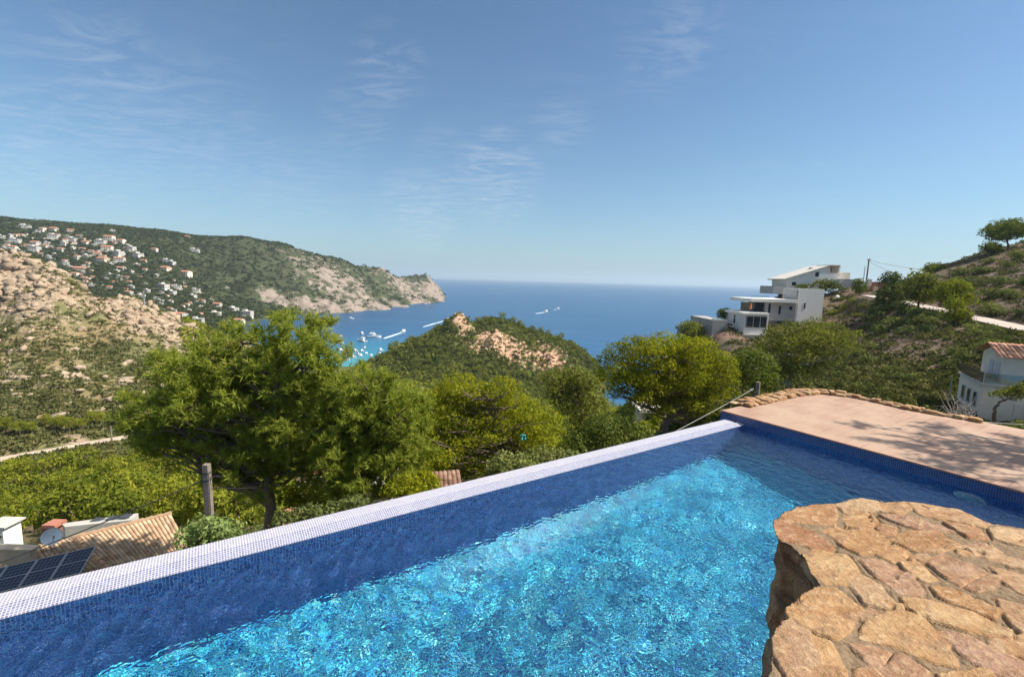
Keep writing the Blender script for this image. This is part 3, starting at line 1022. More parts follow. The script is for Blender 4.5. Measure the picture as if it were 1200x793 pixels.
zz = rel * (.003 + hgt * .5 + flake * .0060) - crack * rel * .014 - sstep(.004, -.004, sdv) * sstep(-.014, -.006, sdv) * .007 * sstep(-.45, .1, fbm(pts[:, 0] * 6, pts[:, 1] * 6, oct=2, seed=73)) + (1 - rel) * (fbm(pts[:, 0] * 30, pts[:, 1] * 30, oct=3, seed=71) * .004 - .001)
zz += fbm(pts[:, 0] * 2.2, pts[:, 1] * 2.2, oct=2, seed=81) * .018
V = np.stack([pts[:, 0], pts[:, 1], TZ + zz], 1)
idx = np.arange(len(pts)).reshape(GX.shape)
F = np.stack([idx[:-1, :-1], idx[:-1, 1:], idx[1:, 1:], idx[1:, :-1]], -1).reshape(-1, 4)
F = F[inside[F].all(1)]
used, inv = np.unique(F, return_inverse=True)
F = inv.reshape(-1, 4); V = V[used]
sid = sid[used]; rel = rel[used]
# boundary edges -> skirt going down, pushed in and out like stacked stones
E_ = np.concatenate([F[:, [0, 1]], F[:, [1, 2]], F[:, [2, 3]], F[:, [3, 0]]])
key = np.sort(E_, 1); kk = key[:, 0].astype(np.int64) * len(V) + key[:, 1]
u_, c_ = np.unique(kk, return_counts=True)
be = E_[np.isin(kk, u_[c_ == 1])]
bv = np.unique(be)
loc_ = {v: i for i, v in enumerate(bv)}
nx = {}
# outward direction: from the smoothed outline
cenb = V[bv][:, :2]
oo = np.array(OUT)
nrm = np.zeros((len(bv), 2))
acc = np.zeros((len(V), 2))
dv_ = V[be[:, 1], :2] - V[be[:, 0], :2]
no = np.stack([dv_[:, 1], -dv_[:, 0]], 1)
np.add.at(acc, be[:, 0], no); np.add.at(acc, be[:, 1], no)
nrm = acc[bv]
for it in range(6):      # smooth along neighbours by distance
    dist = ((cenb[:, None] - cenb[None]) ** 2).sum(-1)
    wgt = np.exp(-dist / .02 ** 2)
    nrm = wgt @ nrm; nrm /= np.linalg.norm(nrm, axis=1)[:, None] + 1e-9
levels = np.concatenate([np.arange(.012, .5, .016), np.arange(.5, 3.7, .08)])
allV = [V]; allF = [F]; sids = [sid]; rels = [rel]
prev = bv.copy(); base = len(V)
sx0 = cenb[:, 0]; sy0 = cenb[:, 1]
per = sx0 * 1.7 - sy0 * 2.3
for li, dz in enumerate(levels):
    zc_ = V[bv, 2] * .0 + TZ - dz
    n3 = fbm(sx0 * 5.5, sy0 * 5.5, np.full_like(sx0, dz * 8.), oct=3, seed=91)
    lay = fbm(sx0 * 2.0, sy0 * 2.0, np.full_like(sx0, dz * 14.), oct=2, seed=95, ridged=True)
    inset = -.012 - .03 * sstep(0, .10, dz) + n3 * .045 * sstep(0, .06, dz) + lay * .03 * sstep(0, .05, dz)
    NV = np.stack([cenb[:, 0] + nrm[:, 0] * inset, cenb[:, 1] + nrm[:, 1] * inset, zc_ + (V[bv, 2] - TZ) * max(0, 1 - dz * 8)], 1)
    cur = base + np.arange(len(bv)); base += len(bv)
    allV.append(NV)
    i0 = np.array([loc_[q] for q in be[:, 0]]); i1 = np.array([loc_[q] for q in be[:, 1]])
    allF.append(np.stack([prev[i1], prev[i0], cur[i0], cur[i1]], 1))
    s3 = vnoise(sx0 * 4, sy0 * 4, np.full_like(sx0, dz * 7), 77) * .5 + .5
    sids.append(s3); rels.append(np.clip(.3 + lay * 1.0, 0.1, 1)); prev = cur
V = np.concatenate(allV); F = np.concatenate(allF)
V[:, 2] += 0
me = arr_mesh('stone_wall', V, F, {'stone': ('POINT', np.concatenate(sids)), 'relief': ('POINT', np.concatenate(rels))})
sw = link('stone_wall', me, M_STONE, smooth=True)
tag(sw, 'broad ochre flagstone wall with wide mortar joints standing over the pool corner', 'stone wall')

# upper terrace floor behind the wall, under the camera
mb = MB(); mb.box(-14, 12, -9, .80, -1.95, -1.72)
up = mb.build('upper_terrace_floor', ter.data.materials[0]); tag(up, kind='structure')

# kerb stones
kp = [(846, 481.0)] + [(868, 474.2), (886, 470.3), (905, 466.0), (930, 461.0), (955, 458.5), (980, 461.0), (1005, 465.2), (1030, 470.5), (1060, 477.6), (1095, 484.), (1135, 490.6), (1147, 493)]
kw = np.array([onz(x, y, WZ + .22)[:2] for x, y in kp[1:]])
seg = np.linalg.norm(np.diff(kw, axis=0), axis=1); cum = np.concatenate([[0], np.cumsum(seg)])
s = 0.; Vs = []; Fs = []; sa = []; ra = []; nb = 0
rg = np.random.default_rng(5)
ico = bmesh.new(); bmesh.ops.create_icosphere(ico, subdivisions=3, radius=1.)
iv = np.array([v.co[:] for v in ico.verts]); jf = np.array([[v.index for v in f.verts] for f in ico.faces]); ico.free()
while s < cum[-1]:
    ln = rg.uniform(.14, .30)
    x = np.interp(s + ln / 2, cum, kw[:, 0]); y = np.interp(s + ln / 2, cum, kw[:, 1])
    x2 = np.interp(s + ln, cum, kw[:, 0]); y2 = np.interp(s + ln, cum, kw[:, 1])
    x1 = np.interp(s, cum, kw[:, 0]); y1 = np.interp(s, cum, kw[:, 1])
    t = np.array([x2 - x1, y2 - y1]); t /= np.linalg.norm(t) + 1e-9; nn_ = np.array([-t[1], t[0]])
    wide = 1.0 if s < cum[5] else .62
    for row in ((-.16, .10), (.02, .11), (.19, .10)) if wide == 1. else ((-.05, .09), (.08, .09)):
        hh = rg.uniform(.035, .085)
        q = np.sign(iv) * np.abs(iv) ** .42
        q = q * (1 + .30 * vnoise(q[:, 0] * 1.7 + nb, q[:, 1] * 1.7, q[:, 2] * 1.7, 5)[:, None] + .08 * vnoise(q[:, 0] * 6 + nb, q[:, 1] * 6, q[:, 2] * 6, 5)[:, None])
        o = rg.uniform(-.12, .12)
        P = np.stack([x + t[0] * (q[:, 0] * ln * .50 + o) + nn_[0] * (q[:, 1] * row[1] + row[0]), y + t[1] * (q[:, 0] * ln * .5 + o) + nn_[1] * (q[:, 1] * row[1] + row[0]), WZ + .20 + hh * .55 + q[:, 2] * hh * .72], 1)
        Vs.append(P); Fs.append(jf + nb); nb += len(P)
        sa.append(np.full(len(P), rg.uniform(.05, 1))); ra.append(np.full(len(P), 1.))
    s += ln * .93
base_ = np.concatenate([np.stack([kw[:, 0], kw[:, 1], np.full(len(kw), WZ + .20)], 1)])
tp, tf = tube_arr(base_, np.full(len(kw), .13), 10)
tp[:, 2] = WZ + .20 + (tp[:, 2] - WZ - .20) * .42
Vs.append(tp); sa.append(np.full(len(tp), .3)); ra.append(np.full(len(tp), 0.05)); Fs.append(np.concatenate([tf[:, [0, 1, 2]], tf[:, [0, 2, 3]]]) + nb); nb += len(tp)
me = arr_mesh('stone_kerb', np.concatenate(Vs), np.concatenate(Fs), {'stone': ('POINT', np.concatenate(sa)), 'relief': ('POINT', np.concatenate(ra))})
kb = link('stone_kerb', me, stone_mat('kerb_stone', .5))
tag(kb, 'low rim of rough ochre stones curving round the far edge of the terrace', 'stone kerb')
# ------------------------------------------------------------------ foliage materials
F_PINE = foliage_mat('pine_needles', [(0., (0.149, 0.182, 0.036)), (.45, (0.270, 0.319, 0.052)), (.8, (0.352, 0.377, 0.060)), (1., (0.420, 0.351, 0.117))], .52, .1)
F_LIME = foliage_mat('aleppo_pine_leaf', [(0., (0.107, 0.132, 0.014)), (.5, (0.243, 0.259, 0.018)), (1., (0.355, 0.339, 0.023))], .45, .15)
F_DARK = foliage_mat('dark_pine_leaf', [(0., (0.058, 0.081, 0.022)), (.5, (0.117, 0.150, 0.033)), (1., (0.195, 0.219, 0.043))], .35, .2)
F_GREY = foliage_mat('grey_pine_leaf', [(0., (0.085, 0.100, 0.027)), (.5, (0.176, 0.194, 0.040)), (1., (0.273, 0.275, 0.048))], .35, .2)
F_WOOD = foliage_mat('valley_pine_leaf', [(0., (0.101, 0.132, 0.021)), (.5, (0.225, 0.247, 0.030)), (1., (0.332, 0.328, 0.039))], .45, .7)
F_FAR = foliage_mat('far_wood_leaf', [(0., (0.033, 0.048, 0.021)), (.5, (0.061, 0.076, 0.030)), (1., (0.101, 0.109, 0.041))], .2, .2)
F_SCRUB = foliage_mat('scrub_leaf', [(0., (.058, .068, .026)), (.5, (.120, .125, .044)), (.85, (.17, .16, .06)), (1., (.22, .185, .09))], .25, .4)
F_SHRUB = foliage_mat('shrub_leaf', [(0., (0.065, 0.088, 0.033)), (.5, (0.143, 0.169, 0.053)), (1., (0.234, 0.244, 0.075))], .25, .5)
F_BROAD = foliage_mat('broad_leaf', [(0., (.12, .18, .06)), (.5, (.22, .30, .10)), (1., (.34, .40, .15))], .4, .1)
F_COVE = foliage_mat('cove_wood_leaf', [(0., (0.058, 0.075, 0.022)), (.5, (0.123, 0.144, 0.033)), (1., (0.195, 0.206, 0.045))], .35, .2)
F_YEL = foliage_mat('yellow_green_leaf', [(0., (0.071, 0.098, 0.014)), (.5, (0.160, 0.184, 0.021)), (1., (0.237, 0.253, 0.034))], .35, .2)
BARK = simple('pine_bark', (.20, .145, .105), (.10, .07, .05), 6, .9, .6, 14)
BARK_PALE = simple('pale_bark', (.42, .37, .32), (.24, .20, .17), 6, .9, .4, 14)


def tree_arrays_tubes(tubes, n=6):
    V = []; F = []; k = 0
    for p, r in tubes:
        v, f = tube_arr(p, r, n); V.append(v); F.append(f + k); k += len(v)
    return np.concatenate(V), np.concatenate(F)


def outline_tree(name, label, cat, poly, D, thick, n_lobes, lobe_r, leaf, per, mat, trunk, rng, bark=None, needles=False, tr=.16, bias=0., group=None, low=-.5, limbs=.6, gaps=None):
    """a crown that fills a traced silhouette with real depth; trunk = [(px, py, dD)...] from the ground up"""
    bark = bark or BARK
    sc_px = D / FPX
    pts, dist = fill_outline(poly, n_lobes, lobe_r / sc_px * .85, rng)
    C = []
    for (x, y), d in zip(pts, dist):
        half = min(thick, .55 * math.sqrt(max(d * sc_px, .05) * thick) + .4)
        C.append(at(x, y, D + rng.uniform(-1, 1) * half + bias))
        if d * sc_px > lobe_r * 1.6 and rng.random() < .6:
            C.append(at(x, y, D + half * rng.uniform(.2, 1.1)))
    C = np.array(C)
    base = at(trunk[0][0], trunk[0][1], D + trunk[0][2])
    gz = Hz(base[0], base[1])
    base = np.array([base[0], base[1], min(base[2], gz - .05)])
    root = thing(name, label, cat, base, 0, group)
    tp = np.array([base] + [at(x, y, D + dd) for x, y, dd in trunk[0 if base[2] < at(trunk[0][0], trunk[0][1], D + trunk[0][2])[2] - .3 else 1:]])
    # smooth trunk
    tl = np.linspace(0, 1, len(tp)); t2 = np.linspace(0, 1, 14)
    tp = np.stack([np.interp(t2, tl, tp[:, i]) for i in range(3)], 1)
    tp[1:-1] += rng.normal(0, tr * .25, (12, 3)) * np.array([1, 1, .2])
    tubes = [(tp, np.linspace(tr * 1.15, tr * .38, 14))]
    for c in C:
        if rng.random() > limbs: continue
        j = int(np.clip(rng.uniform(.35, .98) * 14, 3, 13))
        # start at a trunk height below the lobe
        zz = tp[:, 2]; j = int(np.clip(np.searchsorted(zz, c[2] - .45 * np.linalg.norm(c[:2] - tp[-1, :2])), 4, 13))
        p, r = limb(tp[j], c, tr * .42, tr * .10, rng, 7, rng.uniform(-.02, .12))
        tubes.append((p, r))
        for q in range(2 if needles else 1):
            e = c + rdir(1, rng, .4)[0] * lobe_r * 1.1
            p2, r2 = limb(p[4], e, tr * .16, tr * .04, rng, 5, 0.)
            tubes.append((p2, r2))
    V, F = tree_arrays_tubes(tubes, 7)
    tk = link('trunk', arr_mesh('trunk', V - base, F), bark, root, smooth=True)
    if needles:
        P = []; Dn = []
        for c in C:
            n = int(per * rng.uniform(.7, 1.3))
            d = rdir(n, rng, .25)
            q = c + d * lobe_r * rng.uniform(.55, 1.1, (n, 1)) * np.array([1.15, 1.15, .85])
            for qq, dq in zip(q, d):                      # every twig end is a brush of several shoots
                k = 7
                dd = rdir(k, rng) * .9 + dq * .5 + np.array([0, 0, .75])
                P.append(qq + dd * .05 + rng.normal(0, .05, (k, 3))); Dn.append(dd)
        T, K = needle_tufts(np.concatenate(P), np.concatenate(Dn), rng, *leaf)
    else:
        T, K = crown_tris([(c, lobe_r * rng.uniform(.7, 1.2) * np.array([1.1, 1.1, .85])) for c in C], per * .85, leaf, rng, low)
    link('crown', tri_mesh('crown', T - base, K), mat, root)
    return root


rg = np.random.default_rng(101)
outline_tree('pine_tree', 'large dark green pine with brushy needle tufts rising behind the concrete post', 'pine tree',
             [(130, 492), (138, 470), (160, 455), (182, 448), (186, 425), (212, 412), (240, 408), (250, 388), (300, 378), (332, 370), (386, 376), (400, 395), (402, 420), (425, 445), (440, 480), (432, 525), (405, 560), (370, 582), (330, 570), (296, 590), (262, 578), (228, 560), (190, 548), (152, 530)],
             18, 2.8, 122, .62, (13, .25, .042), 8, F_PINE, [(316, 655, 0), (317, 590, 0), (312, 535, .1), (322, 480, .2), (330, 410, .3)], rg, needles=True, tr=.24)
outline_tree('pine_tree', 'slimmer yellowish pine leaning right with bare dark stems above the overflow edge', 'pine tree',
             [(404, 440), (428, 432), (452, 446), (482, 462), (504, 488), (500, 530), (490, 562), (452, 582), (412, 598), (380, 592), (372, 560), (392, 500)],
             17, 2.0, 58, .58, (13, .25, .042), 8, F_PINE, [(376, 625, 0), (388, 590, 0), (404, 560, .1), (425, 520, .1), (440, 470, .2)], rg, needles=True, tr=.15)
outline_tree('pine_tree', 'wide lime green pine with cauliflower crown in the middle of the garden trees', 'pine tree',
             [(470, 488), (484, 466), (498, 452), (512, 454), (526, 440), (552, 436), (572, 446), (590, 440), (610, 450), (622, 464), (640, 470), (654, 488), (666, 506), (668, 530), (645, 548), (605, 566), (560, 580), (520, 580), (492, 560), (474, 520)],
             27, 3.4, 120, .68, .13, 6, F_LIME, [(640, 600, .5), (625, 540, .4), (590, 510, .3), (575, 470, .2)], rg, tr=.2)
outline_tree('pine_tree', 'tall dark pine squeezed between the lime green pine and the round pine', 'pine tree',
             [(628, 444), (648, 432), (680, 430), (704, 444), (712, 470), (722, 500), (722, 530), (700, 545), (664, 535), (668, 495), (640, 468)],
             32, 2.6, 62, .75, .14, 6, F_GREY, [(690, 560, .3), (688, 530, .3), (684, 490, .3), (678, 455, .2)], rg, tr=.18)
outline_tree('umbrella_pine', 'big round bright green umbrella pine with forked trunk behind the pool corner', 'pine tree',
             [(696, 418), (712, 404), (740, 396), (770, 390), (800, 392), (832, 400), (856, 420), (867, 446), (858, 466), (842, 476), (848, 486), (818, 500), (800, 482), (776, 500), (752, 488), (735, 470), (712, 474), (700, 450)],
             38, 4.2, 110, .9, .15, 6, F_LIME, [(782, 520, 0), (780, 500, 0), (786, 484, .2), (778, 450, .4), (780, 420, .5)], rg, tr=.30, low=-.35)
outline_tree('pine_tree', 'airy grey green pine with pale trunk below the modern house', 'pine tree',
             [(872, 424), (880, 402), (905, 380), (932, 376), (962, 373), (986, 379), (1006, 390), (1003, 412), (985, 426), (962, 442), (932, 452), (902, 452), (874, 442)],
             45, 3.6, 70, .9, .17, 5, F_GREY, [(922, 480, 0), (923, 462, 0), (926, 440, .1), (935, 400, .2)], rg, bark=BARK_PALE, tr=.16)
outline_tree('pine_tree', 'low dark pine in shade left of the airy pine with the pale trunk', 'pine tree',
             [(855, 420), (876, 405), (898, 412), (915, 440), (912, 465), (880, 462), (862, 450)],
             40, 2.2, 26, .95, .20, 5, F_DARK, [(882, 475, 0), (884, 455, 0), (885, 425, 0)], rg, tr=.13)
outline_tree('pine_tree', 'dark lower pine under the round pine close to the overflow edge', 'pine tree',
             [(655, 525), (680, 500), (715, 480), (745, 492), (768, 505), (760, 525), (735, 538), (700, 545), (668, 550)],
             28, 2.0, 54, .7, .14, 6, F_DARK, [(705, 560, 0), (708, 540, 0), (712, 505, 0)], rg, tr=.12)
outline_tree('pine_tree', 'short twisted pine with leaning trunk in front of the tile roofed house', 'pine tree',
             [(1160, 462), (1168, 454), (1186, 452), (1204, 446), (1216, 455), (1210, 470), (1190, 468), (1176, 466), (1164, 470)],
             36, .9, 18, .42, .15, 7, F_GREY, [(1164, 497, 0), (1165, 484, 0), (1170, 472, .1), (1190, 462, .2)], rg, tr=.14)
# slope on the right
outline_tree('pine_tree', 'dense dark pine beside the red brick wall on the slope', 'pine tree',
             [(1030, 338), (1038, 322), (1045, 312), (1052, 318), (1060, 332), (1066, 345), (1062, 362), (1050, 376), (1036, 386), (1020, 384), (1014, 372), (1026, 356)],
             112, 4, 40, 1.9, .5, 7, F_SHRUB, [(1042, 388, 0), (1042, 370, 0), (1045, 330, 0)], rg, tr=.25)
outline_tree('pine_tree', 'loose grey green pine between the dark pine and the yellow green tree by the road', 'pine tree',
             [(1056, 350), (1064, 330), (1072, 316), (1084, 318), (1096, 326), (1102, 340), (1098, 354), (1078, 358)],
             104, 4, 34, 1.7, .5, 5.5, F_GREY, [(1076, 364, 0), (1077, 352, 0), (1079, 332, 0)], rg, tr=.22)
outline_tree('pine_tree', 'rounded yellow green tree overhanging the hill road', 'pine tree',
             [(1096, 350), (1100, 334), (1116, 326), (1132, 328), (1142, 344), (1143, 358), (1128, 362), (1108, 360)],
             96, 3.5, 36, 1.6, .45, 6, F_YEL, [(1112, 372, 0), (1114, 360, 0), (1118, 340, 0)], rg, tr=.2)
outline_tree('shrub', 'bright yellow shrub hanging below the edge of the hill road', 'shrub',
             [(1102, 366), (1112, 350), (1124, 348), (1136, 360), (1142, 370), (1126, 380), (1108, 376)],
             86, 2, 22, 1.1, .4, 6, F_YEL, [(1120, 386, 0), (1120, 378, 0), (1121, 362, 0)], rg, tr=.1)
outline_tree('umbrella_pine', 'lone dark umbrella pine standing on top of the right hill', 'pine tree',
             [(1150, 272), (1158, 264), (1170, 259), (1190, 257), (1206, 262), (1208, 275), (1196, 280), (1178, 284), (1160, 282), (1152, 278)],
             148, 5, 34, 2.1, .6, 7, F_DARK, [(1182, 299, 0), (1181, 288, 0), (1180, 270, 0)], rg, tr=.35)
outline_tree('pine_tree', 'small dark tree crouching beneath the lone umbrella pine', 'pine tree',
             [(1150, 292), (1154, 285), (1166, 284), (1172, 290), (1168, 297), (1154, 297)],
             146, 2.5, 14, 1.5, .5, 7, F_DARK, [(1160, 301, 0), (1160, 295, 0), (1160, 288, 0)], rg, tr=.15)
outline_tree('shrub', 'dark round bush on the skyline of the right hill', 'shrub',
             [(1084, 320), (1086, 310), (1096, 306), (1106, 309), (1108, 318), (1098, 322)], 150, 3, 16, 1.5, .5, 7, F_DARK, [(1096, 324, 0), (1096, 320, 0), (1096, 312, 0)], rg, tr=.1)
outline_tree('pine_tree', 'dark tree leaning on the far end of the modern house', 'pine tree',
             [(843, 374), (841, 364), (850, 360), (858, 361), (852, 366), (850, 375)], 138, 2, 12, 1.1, .45, 7, F_DARK, [(846, 384, 0), (846, 374, 0), (848, 364, 0)], rg, tr=.12)
outline_tree('pine_tree', 'green tree clump on the ridge at the foot of the grey garden wall', 'pine tree',
             [(791, 386), (794, 378), (806, 376), (818, 378), (826, 386), (824, 398), (806, 402), (794, 396)], 132, 3.5, 26, 1.5, .5, 6, F_GREY, [(810, 404, 0), (809, 396, 0), (808, 384, 0)], rg, tr=.18)
outline_tree('hedge_bush', 'dark clipped bushes in front of the white villa', 'shrub',
             [(930, 338), (936, 332), (950, 334), (958, 326), (972, 327), (984, 333), (992, 340), (980, 344), (950, 344)], 149, 1.5, 26, 1.1, .4, 7, F_DARK, [(962, 346, 0), (962, 342, 0), (962, 334, 0)], rg, tr=.1)
outline_tree('shrub', 'dark bush in front of the tall wooden pole', 'shrub',
             [(998, 342), (1000, 330), (1008, 325), (1015, 330), (1016, 342), (1006, 346)], 144, 2, 16, 1.2, .4, 7, F_DARK, [(1007, 348, 0), (1007, 342, 0), (1007, 332, 0)], rg, tr=.1)
outline_tree('leafy_bush', 'pale green broad leaved bush at the foot of the concrete post', 'bush',
             [(206, 640), (212, 622), (224, 610), (240, 604), (255, 606), (270, 606), (285, 615), (287, 632), (260, 645), (230, 655)],
             13.2, .9, 34, .30, .11, 6, F_BROAD, [(245, 665, 0), (246, 645, 0), (248, 620, 0)], rg, tr=.04, limbs=1)
outline_tree('leafy_bush', 'olive leaved bush poking above the middle of the overflow edge', 'bush',
             [(562, 565), (572, 545), (588, 530), (606, 532), (628, 540), (650, 548), (640, 560), (600, 572)],
             16, 1., 34, .36, .10, 6, F_SHRUB, [(600, 585, 0), (600, 570, 0), (600, 550, 0)], rg, tr=.04, limbs=1)
outline_tree('leafy_bush', 'dark olive bush crowding the stems of the two big pines', 'bush',
             [(318, 612), (326, 596), (345, 600), (362, 590), (380, 594), (402, 582), (425, 580), (440, 588), (420, 602), (380, 616), (340, 626)],
             14.6, .8, 40, .30, .10, 6, F_SHRUB, [(385, 630, 0), (384, 612, 0), (382, 600, 0)], rg, tr=.04, limbs=1)
outline_tree('leafy_bush', 'lime green bush hiding the left half of the brown tiled roof', 'bush',
             [(478, 580), (482, 560), (494, 548), (508, 552), (516, 564), (512, 580), (496, 588)],
             16.5, .8, 26, .34, .10, 6, F_LIME, [(498, 604, 0), (498, 590, 0), (497, 570, 0)], rg, tr=.04, limbs=1)
outline_tree('leafy_bush', 'green bush filling the gap between the two big pine stems', 'bush',
             [(326, 596), (330, 572), (346, 562), (366, 566), (384, 572), (398, 566), (412, 574), (410, 594), (370, 604)],
             19.5, 1.0, 44, .42, .12, 6, F_LIME, [(370, 622, 0), (370, 606, 0), (368, 586, 0)], rg, tr=.05, limbs=1)
outline_tree('leafy_bush', 'lime green bush in front of the brown tiled roof', 'bush',
             [(448, 585), (452, 566), (468, 556), (484, 560), (498, 572), (490, 588)],
             15.2, .8, 24, .34, .11, 6, F_LIME, [(474, 600, 0), (474, 588, 0), (474, 570, 0)], rg, tr=.04, limbs=1)
outline_tree('pine_tree', 'young lime pine beneath the wide lime green pine', 'pine tree',
             [(600, 548), (612, 532), (632, 522), (662, 524), (700, 540), (690, 552), (640, 562)],
             21, 1.2, 30, .55, .13, 5, F_SHRUB, [(650, 580, 0), (650, 560, 0), (652, 540, 0)], rg, tr=.06)

# ------------------------------------------------------------------ valley wood: repeated pines
def pine_proto(seed, h, r, leaf, per, mat, name, nl=18, tall=.62):
    rng = np.random.default_rng(seed)
    root = thing(name, None, 'pine tree')
    L = []
    for i in range(nl):
        d = rdir(1, rng, .1)[0]
        q = d * rng.uniform(.35, .85) * np.array([r, r, h * tall * .45]) + np.array([0, 0, h * (1 - tall * .55)])
        L.append((q, r * rng.uniform(.28, .46) * np.array([1, 1, .8])))
    T, K = crown_tris(L, per, leaf, rng, -.6)
    link('crown', tri_mesh('crown', T, K), mat, root)
    tubes = [limb((0, 0, -.6), (rng.normal(0, .2), rng.normal(0, .2), h * .72), h * .028, h * .01, rng, 8, 0)]
    for q, _ in L[:8]: tubes.append(limb((0, 0, h * rng.uniform(.3, .6)), q, h * .011, h * .004, rng, 5, .05))
    V, F = tree_arrays_tubes(tubes, 5)
    link('trunk', arr_mesh('trunk', V, F), BARK, root, smooth=True)
    return root


def kill(o):
    for ch in list(o.children): kill(ch)
    bpy.data.objects.remove(o)


PRO = [pine_proto(200 + i, 6.6 + .5 * (i % 3), 2.2 + .2 * (i % 2), .30, 4.5, F_WOOD, 'pine_tree', 26, .80) for i in range(5)]
rg = np.random.default_rng(55)
spots = []
cand = []
for D in np.linspace(40, 104, 30):
    for px in np.arange(-60, 300, 9):
        cand.append((px + rg.uniform(-5, 5), D + rg.uniform(-1.2, 1.2)))
rg.shuffle(cand)
used = []
for px, D in cand:
    P = at(px, 500, D)
    if any((P[0] - a) ** 2 + (P[1] - b_) ** 2 < 4.0 ** 2 for a, b_ in used): continue
    z = Hz(P[0], P[1])
    x_, y_ = proj(np.array([P[0], P[1], z + 6.5]))
    if y_ < (534 if x_ < 60 else 534 - (x_ - 60) * .16) or y_ > 690: continue
    if px > 215 and D > 75: continue
    used.append((P[0], P[1])); spots.append((P[0], P[1], z - .3, y_, x_))
spots.sort(key=lambda q: q[1])
WOOD = []
for i, (x, y, z, _, _) in enumerate(spots[:290]):
    o = dup(PRO[i % 5], (x, y, z), rg.uniform(0, 6.28), rg.uniform(.72, 1.32), 'round topped young pine crowded into the valley wood below the dirt road')
    o['group'] = 'pines of the valley wood'; WOOD.append(o)
print('wood', len(spots))
# pines above the dirt road
above = [(70, 505, 5.4), (82, 507, 5.), (96, 506, 4.6), (108, 502, 5.8), (118, 500, 5.2), (24, 512, 5.2), (8, 508, 5.), (38, 510, 4.2), (150, 508, 5.6), (165, 510, 5.), (180, 512, 6), (140, 500, 4.6), (55, 500, 4.2), (-12, 512, 5), (200, 512, 5.4)]
above.sort()
for i, (px, py, h) in enumerate(above):
    P = drop(px, py, 95, 260)
    o = dup(PRO[(i * 2) % 5], P, rg.uniform(0, 6), h / 7, 'pine standing on the bank above the dirt road, number %d counted along the road from the town end' % (i + 1))
    o['label'] = 'olive green pine on the bank above the dirt road, %s from the left' % (['first', 'second', 'third', 'fourth', 'fifth', 'sixth', 'seventh', 'eighth', 'ninth', 'tenth', 'eleventh', 'twelfth', 'thirteenth', 'fourteenth', 'fifteenth'][i])
    o['group'] = 'pines above the dirt road'
# ------------------------------------------------------------------ cove hill: pines one can just tell apart
FPR = []
for i in range(4):
    rng = np.random.default_rng(300 + i)
    L = [(rdir(1, rng, .2)[0] * rng.uniform(.3, .8) * np.array([2.2, 2.2, 1.5]) + np.array([0, 0, 3.2]), 1.5 * rng.uniform(.7, 1.2) * np.array([1, 1, .8])) for _ in range(8)]
    T, K = crown_tris(L, 2.2, .55, rng, -.6)
    FPR.append(tri_mesh('far_pine', T, K))
rg = np.random.default_rng(66)
n = 0; spots = []
tries = 0
while len(spots) < 110 and tries < 9000:
    tries += 1
    px = rg.uniform(425, 700); D = rg.uniform(330, 470)
    P = at(px, 400, D); t, l_ = P[0] / P[1], math.log(P[1])
    rk = float(rocky(np.array([t]), np.array([l_]))[0])
    if rg.random() < rk * 1.15: continue
    if any((P[0] - a[0]) ** 2 + (P[1] - a[1]) ** 2 < 6.5 ** 2 for a in spots): continue
    spots.append((P[0], P[1], rk))
hz = height([s_[0] for s_ in spots], [s_[1] for s_ in spots])
for i, ((x, y, rk), z) in enumerate(zip(spots, hz)):
    if z < SEA + 2: continue
    o = link('pine_tree', FPR[i % 4], F_GREY)
    if i % 3 != 0: pass
    o.location = (x, y, z - .4); o.rotation_euler = (0, 0, rg.uniform(0, 6.28)); s_ = rg.uniform(.9, 1.7) * (1 - .4 * rk); o.scale = (s_, s_, s_ * rg.uniform(.9, 1.15))
    tag(o, 'small rounded pine in the dark wood covering the hill above the bay', 'pine tree', 'pines on the cove hill')
for me in FPR:
    if not me.materials: me.materials.append(F_GREY)

# ------------------------------------------------------------------ stuff: scrub and far woods, nobody could count them
def clump_field(name, label, P, size, per, leafk, mat, rng, flat=.6):
    n = len(P)
    d = rdir(n * per, rng, .25).reshape(n, per, 3)
    d[..., 2] = np.abs(d[..., 2]) * .9 + .02
    q = P[:, None] + d * size[:, None, None] * rng.uniform(.55, 1.05, (n, per, 1)) * np.array([1, 1, flat])
    lf = (size[:, None] * leafk * rng.uniform(.7, 1.3, (n, per))).ravel()
    T = leaves(q.reshape(-1, 3), lf, rng, d.reshape(-1, 3), 1.5, .6)
    k = np.clip(np.repeat(rng.beta(2, 2.4, n), per) + rng.normal(0, .1, n * per), 0, 1)
    o = link(name, tri_mesh(name, T, k), mat)
    tag(o, label, name.replace('_', ' '), kind='stuff')
    return o


def scatter(n, px0, px1, D0, D1, rng, keep):
    px = rng.uniform(px0, px1, n); D = np.exp(rng.uniform(math.log(D0), math.log(D1), n))
    c = np.stack([(px - 600) / FPX, np.zeros(n), -np.ones(n)], 1) @ CR.T
    t = c[:, 0] / c[:, 1]
    x = t * D; y = D
    k = keep(t, np.log(D), x, y) & (road_dist(x, y) > 4.2)
    x, y = x[k], y[k]
    z = height(x, y)
    return np.stack([x, y, z], 1)


